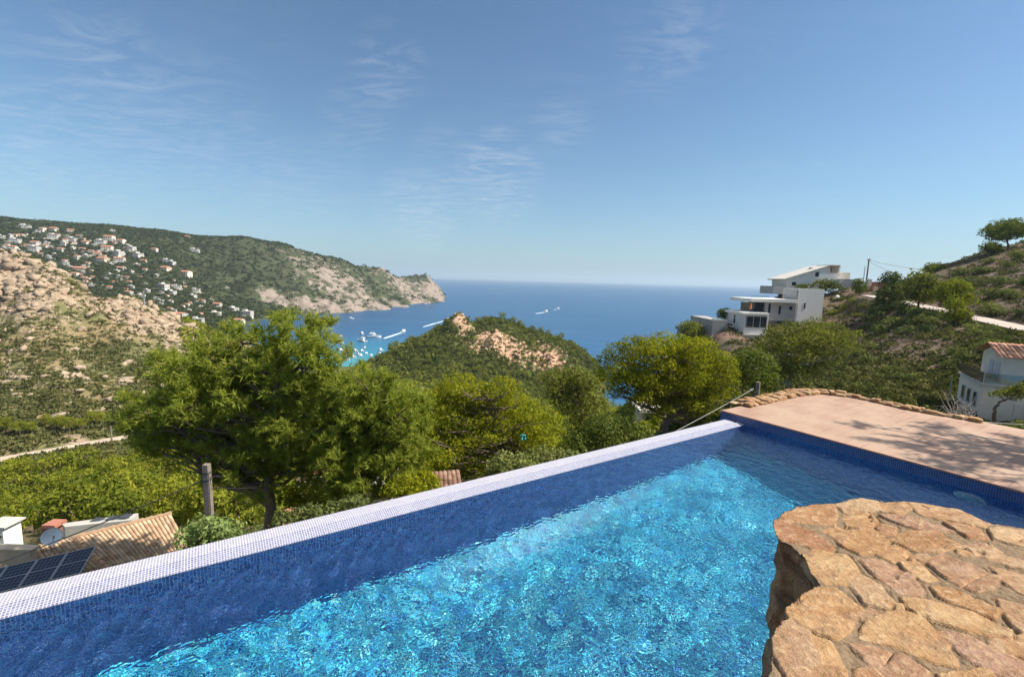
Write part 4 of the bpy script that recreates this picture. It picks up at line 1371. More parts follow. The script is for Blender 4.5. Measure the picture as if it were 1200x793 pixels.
rg = np.random.default_rng(77)
P = scatter(46000, -260, 560, 640, 2000, rg, lambda t, L, x, y: rg.random(len(t)) > np.clip(rocky(t, L) * 1.25 + .18 * (fbm(x / 90, y / 90, seed=3) > .18), 0, .97))
P = P[P[:, 2] > SEA + 3]
clump_field('far_woods', 'dark pine and holm oak woods covering the headland across the bay', P, rg.uniform(2.6, 6.5, len(P)) * (P[:, 1] / 1100) ** .35, 14, .62, F_FAR, rg, .8)
P = scatter(21000, -260, 300, 92, 330, rg, lambda t, L, x, y: rg.random(len(t)) > np.clip(rocky(t, L) * .66 - .25 * fbm(x / 22, y / 22, seed=13) + .05, .05, .96))
clump_field('hillside_scrub', 'olive maquis scrub between the pale boulders of the left hill', P, rg.uniform(.5, 1.9, len(P)), 16, .55, F_SCRUB, rg, .7)
P = scatter(16000, 215, 800, 45, 350, rg, lambda t, L, x, y: np.ones(len(t), bool))
clump_field('valley_scrub', 'scrub and low pines filling the ravine below the garden', P, rg.uniform(.8, 2.2, len(P)) * np.clip(P[:, 1] / 120, .8, 1.7), 14, .55, F_WOOD, rg, .8)
P = scatter(15000, 420, 720, 320, 480, rg, lambda t, L, x, y: rg.random(len(t)) > rocky(t, L) * .9)
P = P[P[:, 2] > SEA + 2]
clump_field('cove_scrub', 'green scrub between the pines and rocks of the hill above the bay', P, np.exp(rg.normal(.5, .4, len(P))), 20, .55, F_COVE, rg, .85)
P = scatter(15000, 790, 1420, 40, 165, rg, lambda t, L, x, y: rg.random(len(t)) > np.clip(.14 + rocky(t, L) * .40 - .9 * fbm(x / 11, y / 11, seed=23), .08, .97))
clump_field('slope_scrub', 'dry low scrub dotted over the purple brown slope', P, rg.uniform(.28, 1.15, len(P)), 18, .45, F_SCRUB, rg, .75)
P = scatter(4200, -200, 1300, 14.5, 45, rg, lambda t, L, x, y: np.ones(len(t), bool))
P = P[[q[2] < -7.0 for q in P]]
clump_field('garden_undergrowth', 'green undergrowth below the garden trees', P, rg.uniform(.25, .7, len(P)), 22, .42, F_SHRUB, rg, .75)

# boulders of the left hill
def rock_field(name, label, P, size, mat, rng, zs=1., rough=.22, boxy=False):
    bm_ = bmesh.new(); bmesh.ops.create_icosphere(bm_, subdivisions=1, radius=1.)
    iv = np.array([v.co[:] for v in bm_.verts]); jf = np.array([[v.index for v in f.verts] for f in bm_.faces]); bm_.free()
    if boxy: iv = np.sign(iv) * np.abs(iv) ** .42
    n = len(P); k = len(iv)
    S = size[:, None, None] * np.stack([rng.uniform(.7, 1.4, n), rng.uniform(.7, 1.4, n), rng.uniform(.5, 1.1, n) * zs], 1)[:, None, :]
    V = iv[None] * (1 + rng.normal(0, rough, (n, k, 1))) * S
    a = rng.uniform(0, 6.28, n); ca, sa_ = np.cos(a)[:, None], np.sin(a)[:, None]
    tl = rng.normal(0, .35, (n, 1))
    V = np.stack([V[..., 0] + V[..., 2] * tl, V[..., 1] + V[..., 2] * np.roll(tl, 1, 0), V[..., 2]], -1)
    V = np.stack([V[..., 0] * ca - V[..., 1] * sa_, V[..., 0] * sa_ + V[..., 1] * ca, V[..., 2]], -1) + P[:, None]
    F = jf[None] + (np.arange(n) * k)[:, None, None]
    o = link(name, arr_mesh(name, V.reshape(-1, 3), F.reshape(-1, 3), {'rock': ('POINT', np.full(n * k, 1.))}), mat)
    tag(o, label, 'rocks', kind='stuff')


M_rock = ground_mat('boulder_rock', (.27, .20, .11), (.12, .125, .05), (.47, .37, .265), (.33, .245, .17), (.2, .17, .08), .16, .35)
rg = np.random.default_rng(88)
P = scatter(6500, -260, 300, 130, 320, rg, lambda t, L, x, y: rg.random(len(t)) < rocky(t, L) * .42 + .03 + .2 * np.clip(fbm(x / 18, y / 18, seed=33), 0, 1))
rock_field('boulders', 'pale cream boulders scattered over the left hill', P, np.minimum(np.exp(rg.normal(-.25, .55, len(P))), 2.1), M_rock, rg)
P = scatter(5200, -260, 300, 170, 300, rg, lambda t, L, x, y: rg.random(len(t)) < sstep(.45, .9, rocky(t, L)) * .55)
rock_field('crags', 'craggy cream rock outcrops standing on the left hill', P, np.minimum(np.exp(rg.normal(.05, .5, len(P))), 2.4), M_rock, rg, 1.3, .24, True)
M_rock2 = ground_mat('cove_rock', (.2, .15, .09), (.1, .1, .04), (.58, .39, .26), (.46, .28, .18), (.16, .14, .07), .12, .35)
P = scatter(2600, 520, 700, 370, 450, rg, lambda t, L, x, y: rg.random(len(t)) < rocky(t, L) * .8 - .25)
rock_field('cliff_rocks', 'pinkish broken rocks on the face of the hill above the bay', P, np.minimum(np.exp(rg.normal(.0, .5, len(P))), 2.2), M_rock2, rg)
M_rock3 = ground_mat('scree_rock', (.2, .15, .11), (.1, .1, .05), (.32, .24, .18), (.22, .16, .13), (.16, .14, .08), .5, .35)
P = scatter(4000, 900, 1350, 42, 140, rg, lambda t, L, x, y: rg.random(len(t)) < .25 + .5 * np.clip(fbm(x / 7, y / 7, seed=43), 0, 1))
rock_field('scree', 'brown scree stones on the dry slope', P, np.exp(rg.normal(-1.7, .45, len(P))), M_rock3, rg)

# ------------------------------------------------------------------ shrubs on the right slope, one by one
SHP = []
for i in range(4):
    rng = np.random.default_rng(400 + i)
    L = [(rdir(1, rng, .5)[0] * rng.uniform(.1, .75) * np.array([.75, .75, .4]) + np.array([0, 0, .35]), .42 * rng.uniform(.7, 1.2) * np.array([1, 1, .85])) for _ in range(10)]
    T, K = crown_tris(L, 3.5, .12, rng, -.5)
    SHP.append(tri_mesh('shrub', T, K))
ORD0 = ['first', 'second', 'third', 'fourth', 'fifth', 'sixth', 'seventh', 'eighth', 'ninth', 'tenth', 'eleventh', 'twelfth', 'thirteenth', 'fourteenth', 'fifteenth', 'sixteenth', 'seventeenth', 'eighteenth', 'nineteenth', 'twentieth']
ORD = ORD0 + ['twenty-' + q for q in ORD0[:9]] + ['thirtieth'] + ['thirty-' + q for q in ORD0[:9]] + ['fortieth'] + ['forty-' + q for q in ORD0[:9]]
sets = {
    'rounded shrub in the gully below the modern house': ([(960, 430, 14), (942, 452, 22), (968, 452, 24), (1000, 452, 20), (985, 438, 14), (1010, 430, 16), (1030, 440, 18), (1005, 412, 20), (1022, 404, 18), (1018, 420, 22), (1044, 432, 22), (1060, 442, 22)], F_SHRUB, 'shrubs in the gully'),
    'bushy shrub behind the far rim of the terrace': ([(930, 463, 16), (950, 455, 20), (975, 456, 20), (1005, 460, 18), (1030, 462, 18), (1055, 458, 24), (1075, 452, 24), (1080, 468, 20), (1100, 476, 18), (1118, 480, 14), (1062, 470, 18), (1040, 452, 20)], F_SCRUB, 'shrubs behind the terrace rim'),
    'dark shrub on the slope below the hill road': ([(1112, 425, 24), (1128, 418, 22), (1120, 412, 18), (1150, 408, 24), (1165, 402, 20), (1100, 418, 14), (1108, 396, 10), (1112, 390, 10), (1150, 390, 22), (1164, 386, 20), (1030, 385, 26), (1020, 372, 22), (1052, 374, 28), (1075, 374, 26), (1094, 376, 22), (1036, 362, 22), (1086, 384, 20), (1140, 384, 20), (1064, 386, 22), (1046, 358, 22), (1060, 361, 24), (1076, 364, 26), (1094, 367, 24), (1116, 370, 24), (1131, 374, 22)], F_SHRUB, 'shrubs below the hill road'),
    'green shrub on the slope above the hill road': ([(1130, 330, 30), (1172, 328, 22), (1168, 342, 26), (1165, 362, 30), (1196, 366, 14), (1125, 318, 20), (1150, 316, 18), (1188, 346, 16), (1200, 330, 18), (1160, 305, 14), (1195, 298, 18), (1180, 310, 14)], F_SHRUB, 'shrubs above the hill road'),
    'grey green shrub beside the garden of the modern house': ([(990, 360, 14), (1000, 352, 12), (978, 364, 16), (960, 372, 14), (1006, 368, 14), (940, 376, 14), (985, 350, 10), (885, 378, 10), (1012, 358, 12)], F_GREY, 'shrubs by the modern house'),
}
rg = np.random.default_rng(99)
for lab, (lst, mt, grp) in sets.items():
    for i, (px, py, w_) in enumerate(sorted(lst)):
        P = drop(px, py + w_ * .25, 38, 400)
        o = link('shrub', SHP[(i * 3 + len(lab)) % 4])
        if not SHP[(i * 3 + len(lab)) % 4].materials: SHP[(i * 3 + len(lab)) % 4].materials.append(mt)
        o.material_slots[0].link = 'OBJECT'; o.material_slots[0].material = mt
        s_ = w_ * np.linalg.norm(P) / 640 * .62
        o.location = P - np.array([0, 0, .12 * s_]); o.rotation_euler = (0, 0, rg.uniform(0, 6.28)); o.scale = (s_, s_, s_ * rg.uniform(.75, 1.0))
        tag(o, '%s, %s from the left' % (lab, ORD[i]), 'shrub', grp)
# the two alternating pine colours of the cove hill
for o in list(COL.objects):
    if o.name.startswith('pine_tree') and o.type == 'MESH' and o.get('group') == 'pines on the cove hill' and hash(o.name) % 3 == 0:
        pass
for o in PRO: kill(o)
# ------------------------------------------------------------------ building materials
W_WHITE = simple('white_render', (.80, .76, .69), (.71, .67, .61), 1.2, .85, .12, 20)
W_WHITE2 = simple('white_render_aged', (.55, .52, .46), (.45, .42, .37), 1.0, .9, .15, 20)
W_TOWN = simple('town_white_render', (.52, .49, .45), (.42, .40, .36), .2, .9)
W_GREY = simple('grey_render', (.46, .44, .42), (.38, .365, .35), .8, .9, .15, 18)
W_GREYW = simple('grey_retaining_render', (.36, .34, .32), (.27, .255, .24), .5, .9, .2, 10)
W_BEIGE = simple('beige_render', (.58, .46, .33), (.48, .37, .26), 1.0, .9, .15, 15)
W_BRICK = simple('red_brick', (.30, .11, .075), (.22, .08, .055), 4, .9, .3, 30)
W_CREAM = simple('cream_render', (.74, .66, .55), (.64, .57, .47), 1.0, .9, .15, 15)
M_DARKGLASS = simple('window_glass', (.03, .045, .055), (.02, .03, .04), 1, .08, spec=.8)
M_FRAME = simple('window_frame', (.55, .55, .55), rough=.5)
M_METAL = simple('galvanised_metal', (.42, .43, .44), (.32, .33, .34), 9, .45, metal=.6)
M_DMETAL = simple('dark_metal', (.08, .085, .09), rough=.5, metal=.3)
M_WOOD = simple('weathered_wood', (.24, .195, .15), (.13, .105, .085), 7, .9, .4, 20)
M_CONC = simple('weathered_concrete', (.24, .205, .175), (.15, .125, .105), 5, .95, .4, 25)
M_ROAD = simple('pale_dirt_road', (.52, .42, .32), (.42, .33, .25), .6, .95, .3, 3)
M_ASPH = simple('pale_concrete_road', (.46, .39, .34), (.36, .30, .26), .5, .95, .2, 3)
M_CABLE = simple('black_cable', (.03, .03, .032), rough=.6)
M_ORANGE = simple('orange_canvas', (.55, .14, .03), rough=.8)
M_CYAN = simple('turquoise_fabric', (.06, .42, .42), (.10, .52, .52), 3, .8)


def glass_mat():
    m, nt, b = new_mat('balcony_glass')
    nt.nodes.remove(b)
    t = nt.nodes.new('ShaderNodeBsdfTransparent'); g = N(nt, 'ShaderNodeBsdfGlossy', i_Roughness=.03); mx = N(nt, 'ShaderNodeMixShader')
    t.inputs[0].default_value = (.72, .80, .80, 1); mx.inputs[0].default_value = .12
    nt.links.new(t.outputs[0], mx.inputs[1]); nt.links.new(g.outputs[0], mx.inputs[2]); nt.links.new(mx.outputs[0], nt.nodes['Material Output'].inputs[0])
    return m


M_GLASS = glass_mat()


def tile_roof_mat(name, c1, c2, c3):
    m, nt, b = new_mat(name)
    t = attr_n(nt, 'tint')
    p = pos_n(nt)
    c = ramp(nt, t, [(0., c1), (.5, c2), (1., c3)])
    c = mix_c(nt, math_n(nt, 'MULTIPLY', maprange(nt, noise_n(nt, p, 2.2, 5, .65), .48, .68), .55), c, tuple(q * .5 for q in c2))
    nt.links.new(c, b.inputs['Base Color']); b.inputs['Roughness'].default_value = .9
    bump_n(nt, noise_n(nt, p, 30, 4), b, .4)
    return m


M_TILE = tile_roof_mat('sandy_roof_tiles', (.42, .27, .16), (.55, .38, .24), (.66, .50, .34))
M_TILE_O = tile_roof_mat('orange_roof_tiles', (.46, .20, .12), (.55, .26, .16), (.62, .36, .24))
M_TILE_B = tile_roof_mat('brown_roof_tiles', (.20, .11, .075), (.30, .17, .12), (.40, .25, .18))


def tile_patch(name, P00, P10, P11, P01, nc, nr, mat, parent, base, amp=.05, seed=0, step=.025):
    """barrel tiles: P00->P10 along the ridge, P00->P01 down the slope; a solid sheet with real corrugation"""
    P00, P10, P11, P01 = [np.asarray(q, float) for q in (P00, P10, P11, P01)]
    nrm = np.cross(P10 - P00, P01 - P00); nrm /= np.linalg.norm(nrm)
    if nrm[2] < 0: nrm = -nrm
    k = 8
    s = np.linspace(0, nc, nc * k + 1)
    rows = []
    for r in range(nr): rows += [r, r + .999]
    rows = np.array(rows) / nr
    u, v = np.meshgrid(s / nc, rows)
    su = np.broadcast_to(s, u.shape)
    rowi = np.repeat(np.arange(nr), 2)
    fr = np.tile([0., 1.], nr)
    tilt = (fr * step)[:, None]
    ph = np.abs(np.sin(su * math.pi))
    rng = np.random.default_rng(seed)
    jit = rng.normal(0, .006, (nr, nc + 1))[rowi][:, np.minimum(np.round(s - .5).astype(int).clip(0), nc)]
    h = amp * (ph ** .75) + tilt + jit
    edge = rng.normal(0, .02, (nr, nc + 1))[rowi][:, np.minimum(np.round(s - .5).astype(int).clip(0), nc)] * fr[:, None] / nr * 2
    v = v + edge * .5
    P = (P00 * ((1 - u) * (1 - v))[..., None] + P10 * (u * (1 - v))[..., None] + P11 * (u * v)[..., None] + P01 * ((1 - u) * v)[..., None]) + nrm * h[..., None]
    n0, n1 = u.shape
    idx = np.arange(n0 * n1).reshape(n0, n1)
    F = np.stack([idx[:-1, :-1], idx[:-1, 1:], idx[1:, 1:], idx[1:, :-1]], -1).reshape(-1, 4)
    tv = rng.random((nr, nc + 1))
    fu = np.minimum(((np.arange(n1 - 1) + .5) / k).astype(int), nc - 1); fv = np.minimum(np.arange(n0 - 1) // 2, nr - 1)
    tint = tv[fv][:, fu].ravel()
    me = arr_mesh(name, P.reshape(-1, 3) - base, F, {'tint': ('FACE', tint)})
    o = link(name, me, mat, parent)
    sd_ = o.modifiers.new('thickness', 'SOLIDIFY'); sd_.thickness = .02; sd_.offset = -1
    return o


def ordn(i): return ORD[i]


# ------------------------------------------------------------------ the far town: villas one by one
def villa_proto(kind, seed):
    rng = np.random.default_rng(seed)
    root = thing('villa', None, 'villa')
    wall = W_TOWN if kind[0] == 'w' else (W_CREAM if kind[0] == 'c' else W_BEIGE)
    L, W, H = 14, 9, (5.6 if kind[2] == '2' else 3.2)
    MB().box(-L / 2, L / 2, -W / 2, W / 2, -4, H).build('wall', wall, root)
    if kind[1] == 'f':
        MB().box(-L / 2 - .4, L / 2 + .4, -W / 2 - .4, W / 2 + .4, H + .003, H + .45).build('roof', W_WHITE2 if kind[0] != 'w' else W_TOWN, root)
        MB().box(-L / 2 + 1, -1, -W / 2 + 2.4, W / 2 - .6, H + .453, H + 2.9).build('roof_room', wall, root)
    else:
        e = .7
        mb = MB(); mb.extrude_x([(-W / 2 - e, H - .2), (-W / 2 - e, H + .05), (0, H + 2.0), (W / 2 + e, H + .05), (W / 2 + e, H - .2), (0, H + 1.72)], -L / 2 - e, L / 2 + e)
        mb.build('roof', M_TILE_O, root)
        MB().extrude_x([(-W / 2, H + .003), (W / 2, H + .003), (0, H + 1.65)], -L / 2, L / 2).build('gable', wall, root)
    nfl = 2 if kind[2] == '2' else 1
    for fl_ in range(nfl):
        for k in range(4):
            x = -L / 2 + 1.8 + k * 3.3; z = .9 + fl_ * 2.8
            o = MB().box(x - .7, x + .7, -W / 2 - .06, -W / 2 + .2, z, z + 1.5).build('window', M_DARKGLASS, root)
    for k in range(2):
        y = -W / 2 + 2.5 + k * 3.6
        MB().box(L / 2 - .2, L / 2 + .06, y - .6, y + .6, .9, 2.3).build('window', M_DARKGLASS, root)
    MB().box(-L / 2 - 3, L / 2 + 4, -W / 2 - 4, -W / 2 - .003, -4, -.3).build('terrace', W_WHITE2 if seed % 2 else W_CREAM, root)
    return root


VP = {k: villa_proto(k, i) for i, k in enumerate(['wf2', 'wf1', 'wg2', 'wg1', 'cg2', 'cf1', 'bg1'])}
TXT = {'wf2': 'two storey white flat roofed', 'wf1': 'low white flat roofed', 'wg2': 'two storey white orange roofed', 'wg1': 'low white orange roofed', 'cg2': 'two storey cream orange roofed', 'cf1': 'low cream flat roofed', 'bg1': 'low beige orange roofed'}
vz = [(118, 140, 60, 'wf1'), (5, 190, 34, 'wf2'), (70, 205, 50, 'wf1'), (160, 248, 60, 'wf2'), (165, 218, 46, 'wg1'), (252, 192, 66, 'wf2'), (335, 200, 46, 'wf1'), (285, 247, 40, 'wg1'), (258, 270, 30, 'wf1'),
      (200, 157, 36, 'cg2'), (250, 152, 40, 'bg1'), (330, 157, 30, 'bg1'), (400, 214, 40, 'bg1'), (470, 218, 58, 'wf2'), (510, 198, 48, 'cg2'), (565, 212, 40, 'cg2'), (610, 245, 44, 'wf2'), (642, 272, 58, 'wf1'),
      (552, 270, 54, 'wf2'), (558, 300, 50, 'wg2'), (500, 248, 56, 'cg2'), (455, 268, 40, 'bg1'), (480, 294, 56, 'bg1'), (515, 314, 30, 'wf1'), (402, 277, 40, 'wf1'), (425, 255, 28, 'wg1'), (565, 334, 40, 'wg1'), (375, 340, 60, 'bg1'),
      (350, 367, 40, 'cg2'), (430, 412, 30, 'wf1'), (398, 332, 36, 'wf2'), (435, 375, 26, 'bg1'), (612, 420, 35, 'wf1'), (600, 447, 40, 'wg1'), (684, 440, 30, 'wf2'), (655, 462, 40, 'cf1'), (720, 250, 30, 'cg2'), (778, 300, 46, 'wf1'),
      (800, 312, 36, 'wf2'), (772, 336, 50, 'bg1'), (868, 364, 62, 'cg2'), (905, 250, 44, 'wf1'), (870, 187, 26, 'wg1'), (525, 157, 22, 'wf1'), (760, 424, 56, 'wf2'), (825, 425, 40, 'wf2'), (798, 446, 46, 'wf1'), (912, 440, 40, 'wf2'),
      (896, 464, 40, 'wf1'), (745, 486, 34, 'wf1'), (838, 552, 56, 'wg1'), (920, 577, 60, 'wf1'), (1005, 545, 50, 'cf1'), (1012, 508, 42, 'wg2'), (1085, 525, 54, 'wf1'), (1058, 422, 20, 'wf1'), (1150, 550, 60, 'wf2'), (1110, 588, 60, 'cg2'),
      (445, 477, 40, 'bg1'), (100, 180, 30, 'wg1'), (60, 243, 40, 'cg2'), (155, 300, 40, 'bg1'), (240, 292, 30, 'wf1'), (28, 292, 30, 'wg1'), (495, 380, 22, 'wf1'), (672, 405, 26, 'wf1'), (20, 240, 34, 'wf1'), (215, 232, 36, 'bg1'),
      (305, 300, 34, 'wg1'), (360, 285, 34, 'cg2'), (200, 330, 30, 'wf1'), (300, 222, 34, 'wf2'), (385, 245, 34, 'wg1'), (590, 375, 24, 'wg1'), (940, 485, 30, 'wg1'), (980, 480, 26, 'wf1'), (870, 505, 26, 'cg2'), (790, 520, 26, 'bg1')]
rg = np.random.default_rng(441)
TOWN = [(0, 150), (120, 150), (330, 175), (560, 190), (680, 270), (700, 330), (860, 360), (960, 470), (960, 600), (800, 560), (560, 440), (330, 380), (160, 310), (0, 300)]
while len(vz) < 165:
    q = rg.uniform((0, 150), (960, 600))
    if not in_poly(q[None], TOWN)[0] or any(abs(q[0] - v_[0]) < 19 and abs(q[1] - v_[1]) < 10 for v_ in vz): continue
    vz.append((q[0], q[1], rg.uniform(16, 30), ['wf1', 'wg1', 'cf1', 'bg1', 'wf2', 'cg2', 'bg1'][rg.integers(7)]))
vz.sort(key=lambda q: q[1])
rows = {}
rg = np.random.default_rng(44)
BAND = ['highest town row', 'second town row', 'third town row', 'fourth town row', 'fifth town row', 'sixth town row', 'seventh town row', 'eighth town row', 'ninth town row', 'bottom town row']
edges = [185, 215, 243, 270, 300, 335, 385, 440, 500, 900]
for (zx, zy, w_, k) in vz:
    bi = next(i for i, e in enumerate(edges) if zy < e)
    rows.setdefault(bi, []).append((zx, zy, w_, k))
for bi, lst in rows.items():
    lst.sort()
    for i, (zx, zy, w_, k) in enumerate(lst):
        px, py = zx / 3.967, 230 + zy / 3.967
        P = drop(px, py + 1.5, 560, 1500)
        s_ = (w_ / 3.967) * P[1] / FPX / 18.5
        s_ = min(max(s_, .4), 1.3)
        lab = '%s villa, %s from the left in the %s' % (TXT[k], ORD[i], BAND[bi])
        dup(VP[k], P + np.array([0, 0, 1.2]), rg.uniform(-.45, .25) + .15, s_, lab)
        # set a group
for o in list(COL.objects):
    if o.type == 'EMPTY' and o.name.startswith('villa') and o.get('label'): o['group'] = 'villas of the far town'
for o in VP.values(): kill(o)

# ------------------------------------------------------------------ boats and wakes
M_BOAT = simple('white_gelcoat', (.82, .82, .80), rough=.3)
M_BLUE = simple('blue_canvas', (.05, .12, .3), rough=.8)
M_FOAM = simple('sea_foam', (.62, .70, .75), (.25, .38, .50), .9, .9)
WL = SEA + .02


def boat_proto(kind):
    r = thing('motorboat', None, 'boat')
    n = 14; V = []; F = []
    for i in range(n):
        t = i / (n - 1)
        w_ = 1.25 * (1 - max(0, (t - .45) / .55) ** 2.2) + .02
        z = .75 + .35 * t * t
        V += [(-w_ * .62, t * 7 - 3.5, -.25), (-w_, t * 7 - 3.5, z), (w_, t * 7 - 3.5, z), (w_ * .62, t * 7 - 3.5, -.25)]
    for i in range(n - 1):
        for k in range(4): F.append((i * 4 + k, i * 4 + (k + 1) % 4, i * 4 + 4 + (k + 1) % 4, i * 4 + 4 + k))
    F += [(0, 3, 2, 1), tuple(4 * (n - 1) + k for k in range(4))]
    F = [tuple(reversed(q)) for q in F]
    MB().add(V, F).build('hull', M_BOAT, r)
    mb = MB(); mb.extrude_x([(-.9, .93), (1.6, 1.0), (1.1, 1.7), (-.6, 1.75)], -.8, .8)
    mb.build('cabin', M_BOAT, r, .05)
    mb = MB(); mb.extrude_x([(1.58, 1.02), (1.70, 1.02), (1.2, 1.68), (1.12, 1.68)], -.82, .82); mb.build('windscreen', M_DARKGLASS, r)
    MB().box(-.28, .28, -3.85, -3.5, .1, 1.15).build('outboard_motor', M_DMETAL, r, .04)
    if kind == 'big':
        mb = MB(); mb.extrude_x([(-2.4, 1.76), (.5, 1.76), (.2, 2.5), (-2.0, 2.5)], -.75, .75); mb.build('flybridge', M_BOAT, r, .05)
    if kind == 'sun':
        mb = MB(); mb.box(-.95, .95, -2.9, -.7, 2.0, 2.06); mb.box(-.95, -.9, -2.9, -2.85, .9, 2.0); mb.box(.9, .95, -2.9, -2.85, .9, 2.0); mb.box(-.95, -.9, -.75, -.7, .9, 2.0); mb.box(.9, .95, -.75, -.7, .9, 2.0)
        mb.build('sun_awning', M_BLUE, r)
    return r


BP = {k: boat_proto(k) for k in ('plain', 'big', 'sun')}
moor = [(520, 562), (513, 597), (533, 622), (555, 580), (548, 600), (568, 627), (592, 613), (612, 600), (606, 622), (622, 585), (655, 622), (690, 608), (545, 640), (580, 600), (632, 612), (502, 622), (698, 596)]
moor.sort()
rg = np.random.default_rng(4)
for i, (zx, zy) in enumerate(moor):
    P = onz(270 + zx / 3.967, 260 + zy / 3.967, WL)
    s_ = .9 + .5 * rg.random() + (.35 if i in (3, 9, 12) else 0)
    o = dup(BP['plain' if i % 3 else 'sun'], P, R(28) + rg.normal(0, .16), s_, '%s motorboat moored in the turquoise shallows, %s from the left of the moored boats' % ('small white' if i % 3 else 'blue awninged', ORD[i]))
    o['group'] = 'boats moored in the bay'
for (zx, zy, s_, rz, lab) in [(610, 555, 2.3, R(60), 'white cabin cruiser anchored just outside the moored boats, the shorter of two'), (668, 537, 2.9, R(-80), 'long white motor yacht anchored outside the moored boats'),
                             (460, 452, 1.6, R(80), 'small white boat alone in the dark water near the headland beach'), (562, 450, 1.5, R(-70), 'small white boat near the rocky foot of the headland'), (610, 521, 1.5, R(40), 'small white boat between the rock spit and the yacht')]:
    dup(BP['big'], onz(270 + zx / 3.967, 260 + zy / 3.967, WL), rz, s_, lab)
runs = [(270 + 805 / 3.967, 260 + 511 / 3.967, 270 + 715 / 3.967, 260 + 541 / 3.967, 2.4, 'speedboat heading out of the bay with a long white wake', 1.), (524.5, 374.5, 496, 383, 2.4, 'speedboat with its wake just behind the rocky hilltop', 1.),
        (640, 365.5, 628, 367.5, 3.4, 'speedboat with a short wake on the open sea', 1.4), (654, 362, 649, 363, 3.2, 'tiny boat on the open sea beyond the short wake', .6)]
for (hx, hy, tx, ty, s_, lab, ww) in runs:
    A = onz(hx, hy, WL); B = onz(tx, ty, WL)
    d = (A - B)[:2]; rz = math.atan2(d[1], d[0]) - math.pi / 2
    dup(BP['plain'], A, rz, s_, lab)
    n = 40; t = np.linspace(0, 1, n); T = d / np.linalg.norm(d); nn_ = np.array([-T[1], T[0]]); Ln = np.linalg.norm(d)
    rg2 = np.random.default_rng(int(hx))
    wd = (1.2 + 2.8 * t ** .7 + .8 * rg2.random(n)) * ww * (1 - t ** 4 * .7)
    c_ = A[:2] - T * (t[:, None] * Ln + 1.5 * s_)
    Vt = np.concatenate([np.c_[c_ + nn_ * wd[:, None], np.full(n, WL + .02)], np.c_[c_ - nn_ * wd[:, None], np.full(n, WL + .02)], np.c_[c_ + nn_ * wd[:, None] * .5, np.full(n, WL + .35)], np.c_[c_ - nn_ * wd[:, None] * .5, np.full(n, WL + .35)]])
    Fw = []
    for i in range(n - 1):
        for a_, b_ in ((0, 2), (2, 3), (3, 1)): Fw.append((a_ * n + i, b_ * n + i, b_ * n + i + 1, a_ * n + i + 1))
    o = link('wake_foam', arr_mesh('wake_foam', Vt, np.array(Fw)), M_FOAM, smooth=True); tag(o, kind='stuff', label='white foam trailing behind a speedboat')
for o in BP.values(): kill(o)
# rock spit and islet
for nm, px, py, w_, h_, lab in [('rock_spit', 393.5, 393.5, 9.5, 2.4, 'low pale rock spit running into the bay past the big pine'), ('rock_islet', 505, 360.6, 3.0, 1.5, 'dark little islet off the headland')]:
    P = onz(px, py, WL); sx = w_ * P[1] / FPX
    bm_ = bmesh.new(); bmesh.ops.create_icosphere(bm_, subdivisions=4, radius=1.)
    v = np.array([q.co[:] for q in bm_.verts]); f = np.array([[q.index for q in g.verts] for g in bm_.faces]); bm_.free()
    v = v * (1 + .3 * fbm(v[:, 0] * 2.5, v[:, 1] * 2.5, v[:, 2] * 2.5, 3, 8)[:, None]) * np.array([sx, sx * .22, h_])
    o = link(nm, arr_mesh(nm, v, f, {'rock': ('POINT', np.ones(len(v)))}), M_rock2 if nm == 'rock_spit' else BARK); o.location = P; o.rotation_euler = (0, 0, R(-12))
    tag(o, lab, 'rock')
def wb(mb, name, m, root, bevel=0):
    """build a solid given in world coordinates as a part of root"""
    L = root.location
    mb.v = [(x - L[0], y - L[1], z - L[2]) for x, y, z in mb.v]
    return mb.build(name, m, root, bevel)


def pb(px0, px1, pyt, pyb, D, depth, mb=None):
    """box whose front face fills a pixel rectangle at forward distance D"""
    mb = mb or MB()
    A = at(px0, pyb, D); B = at(px1, pyt, D); C_ = at(px0, pyt, D); E = at(px1, pyb, D)
    x0 = (A[0] + C_[0]) / 2; x1 = (B[0] + E[0]) / 2; z0 = (A[2] + E[2]) / 2; z1 = (B[2] + C_[2]) / 2
    return mb.box(x0, x1, D, D + depth, z0, z1)


# ------------------------------------------------------------------ roads
def ribbon(name, pts, wdt, mat):
    pts = np.array(pts); n = 60
    tl = np.linspace(0, 1, len(pts)); t2 = np.linspace(0, 1, n)
    p = np.stack([np.interp(t2, tl, pts[:, i]) for i in range(3)], 1)
    for _ in range(6): p[1:-1] = (p[:-2] + 2 * p[1:-1] + p[2:]) / 4
    T = np.gradient(p[:, :2], axis=0); T /= np.linalg.norm(T, axis=1)[:, None]; Nn = np.stack([-T[:, 1], T[:, 0]], 1)
    V = []
    for k in range(7):
        s_ = (k / 6 - .5) * wdt
        V.append(np.c_[p[:, :2] + Nn * s_, p[:, 2] + .05 - .06 * abs(k / 3 - 1) ** 2])
    V = np.concatenate(V); F = []
    for k in range(6):
        for i in range(n - 1): F.append((k * n + i, k * n + i + 1, (k + 1) * n + i + 1, (k + 1) * n + i))
    tag(link(name, arr_mesh(name, V, np.array(F)), mat, smooth=True), kind='structure')


ribbon('dirt_road', ROADS[0], 5.0, M_ROAD)
ribbon('hill_road', ROADS[1], 4.6, M_ASPH)

# ------------------------------------------------------------------ modern house on the spur
D = 126.
root = thing('modern_house', 'modern grey and white house stepped down the spur with flat roofs and glass balconies', 'house', at(900, 395, D))
wb(pb(872, 900, 369, 392, D, 13), 'lower_block', W_WHITE, root)
mb = MB(); A = at(872, 385, D)
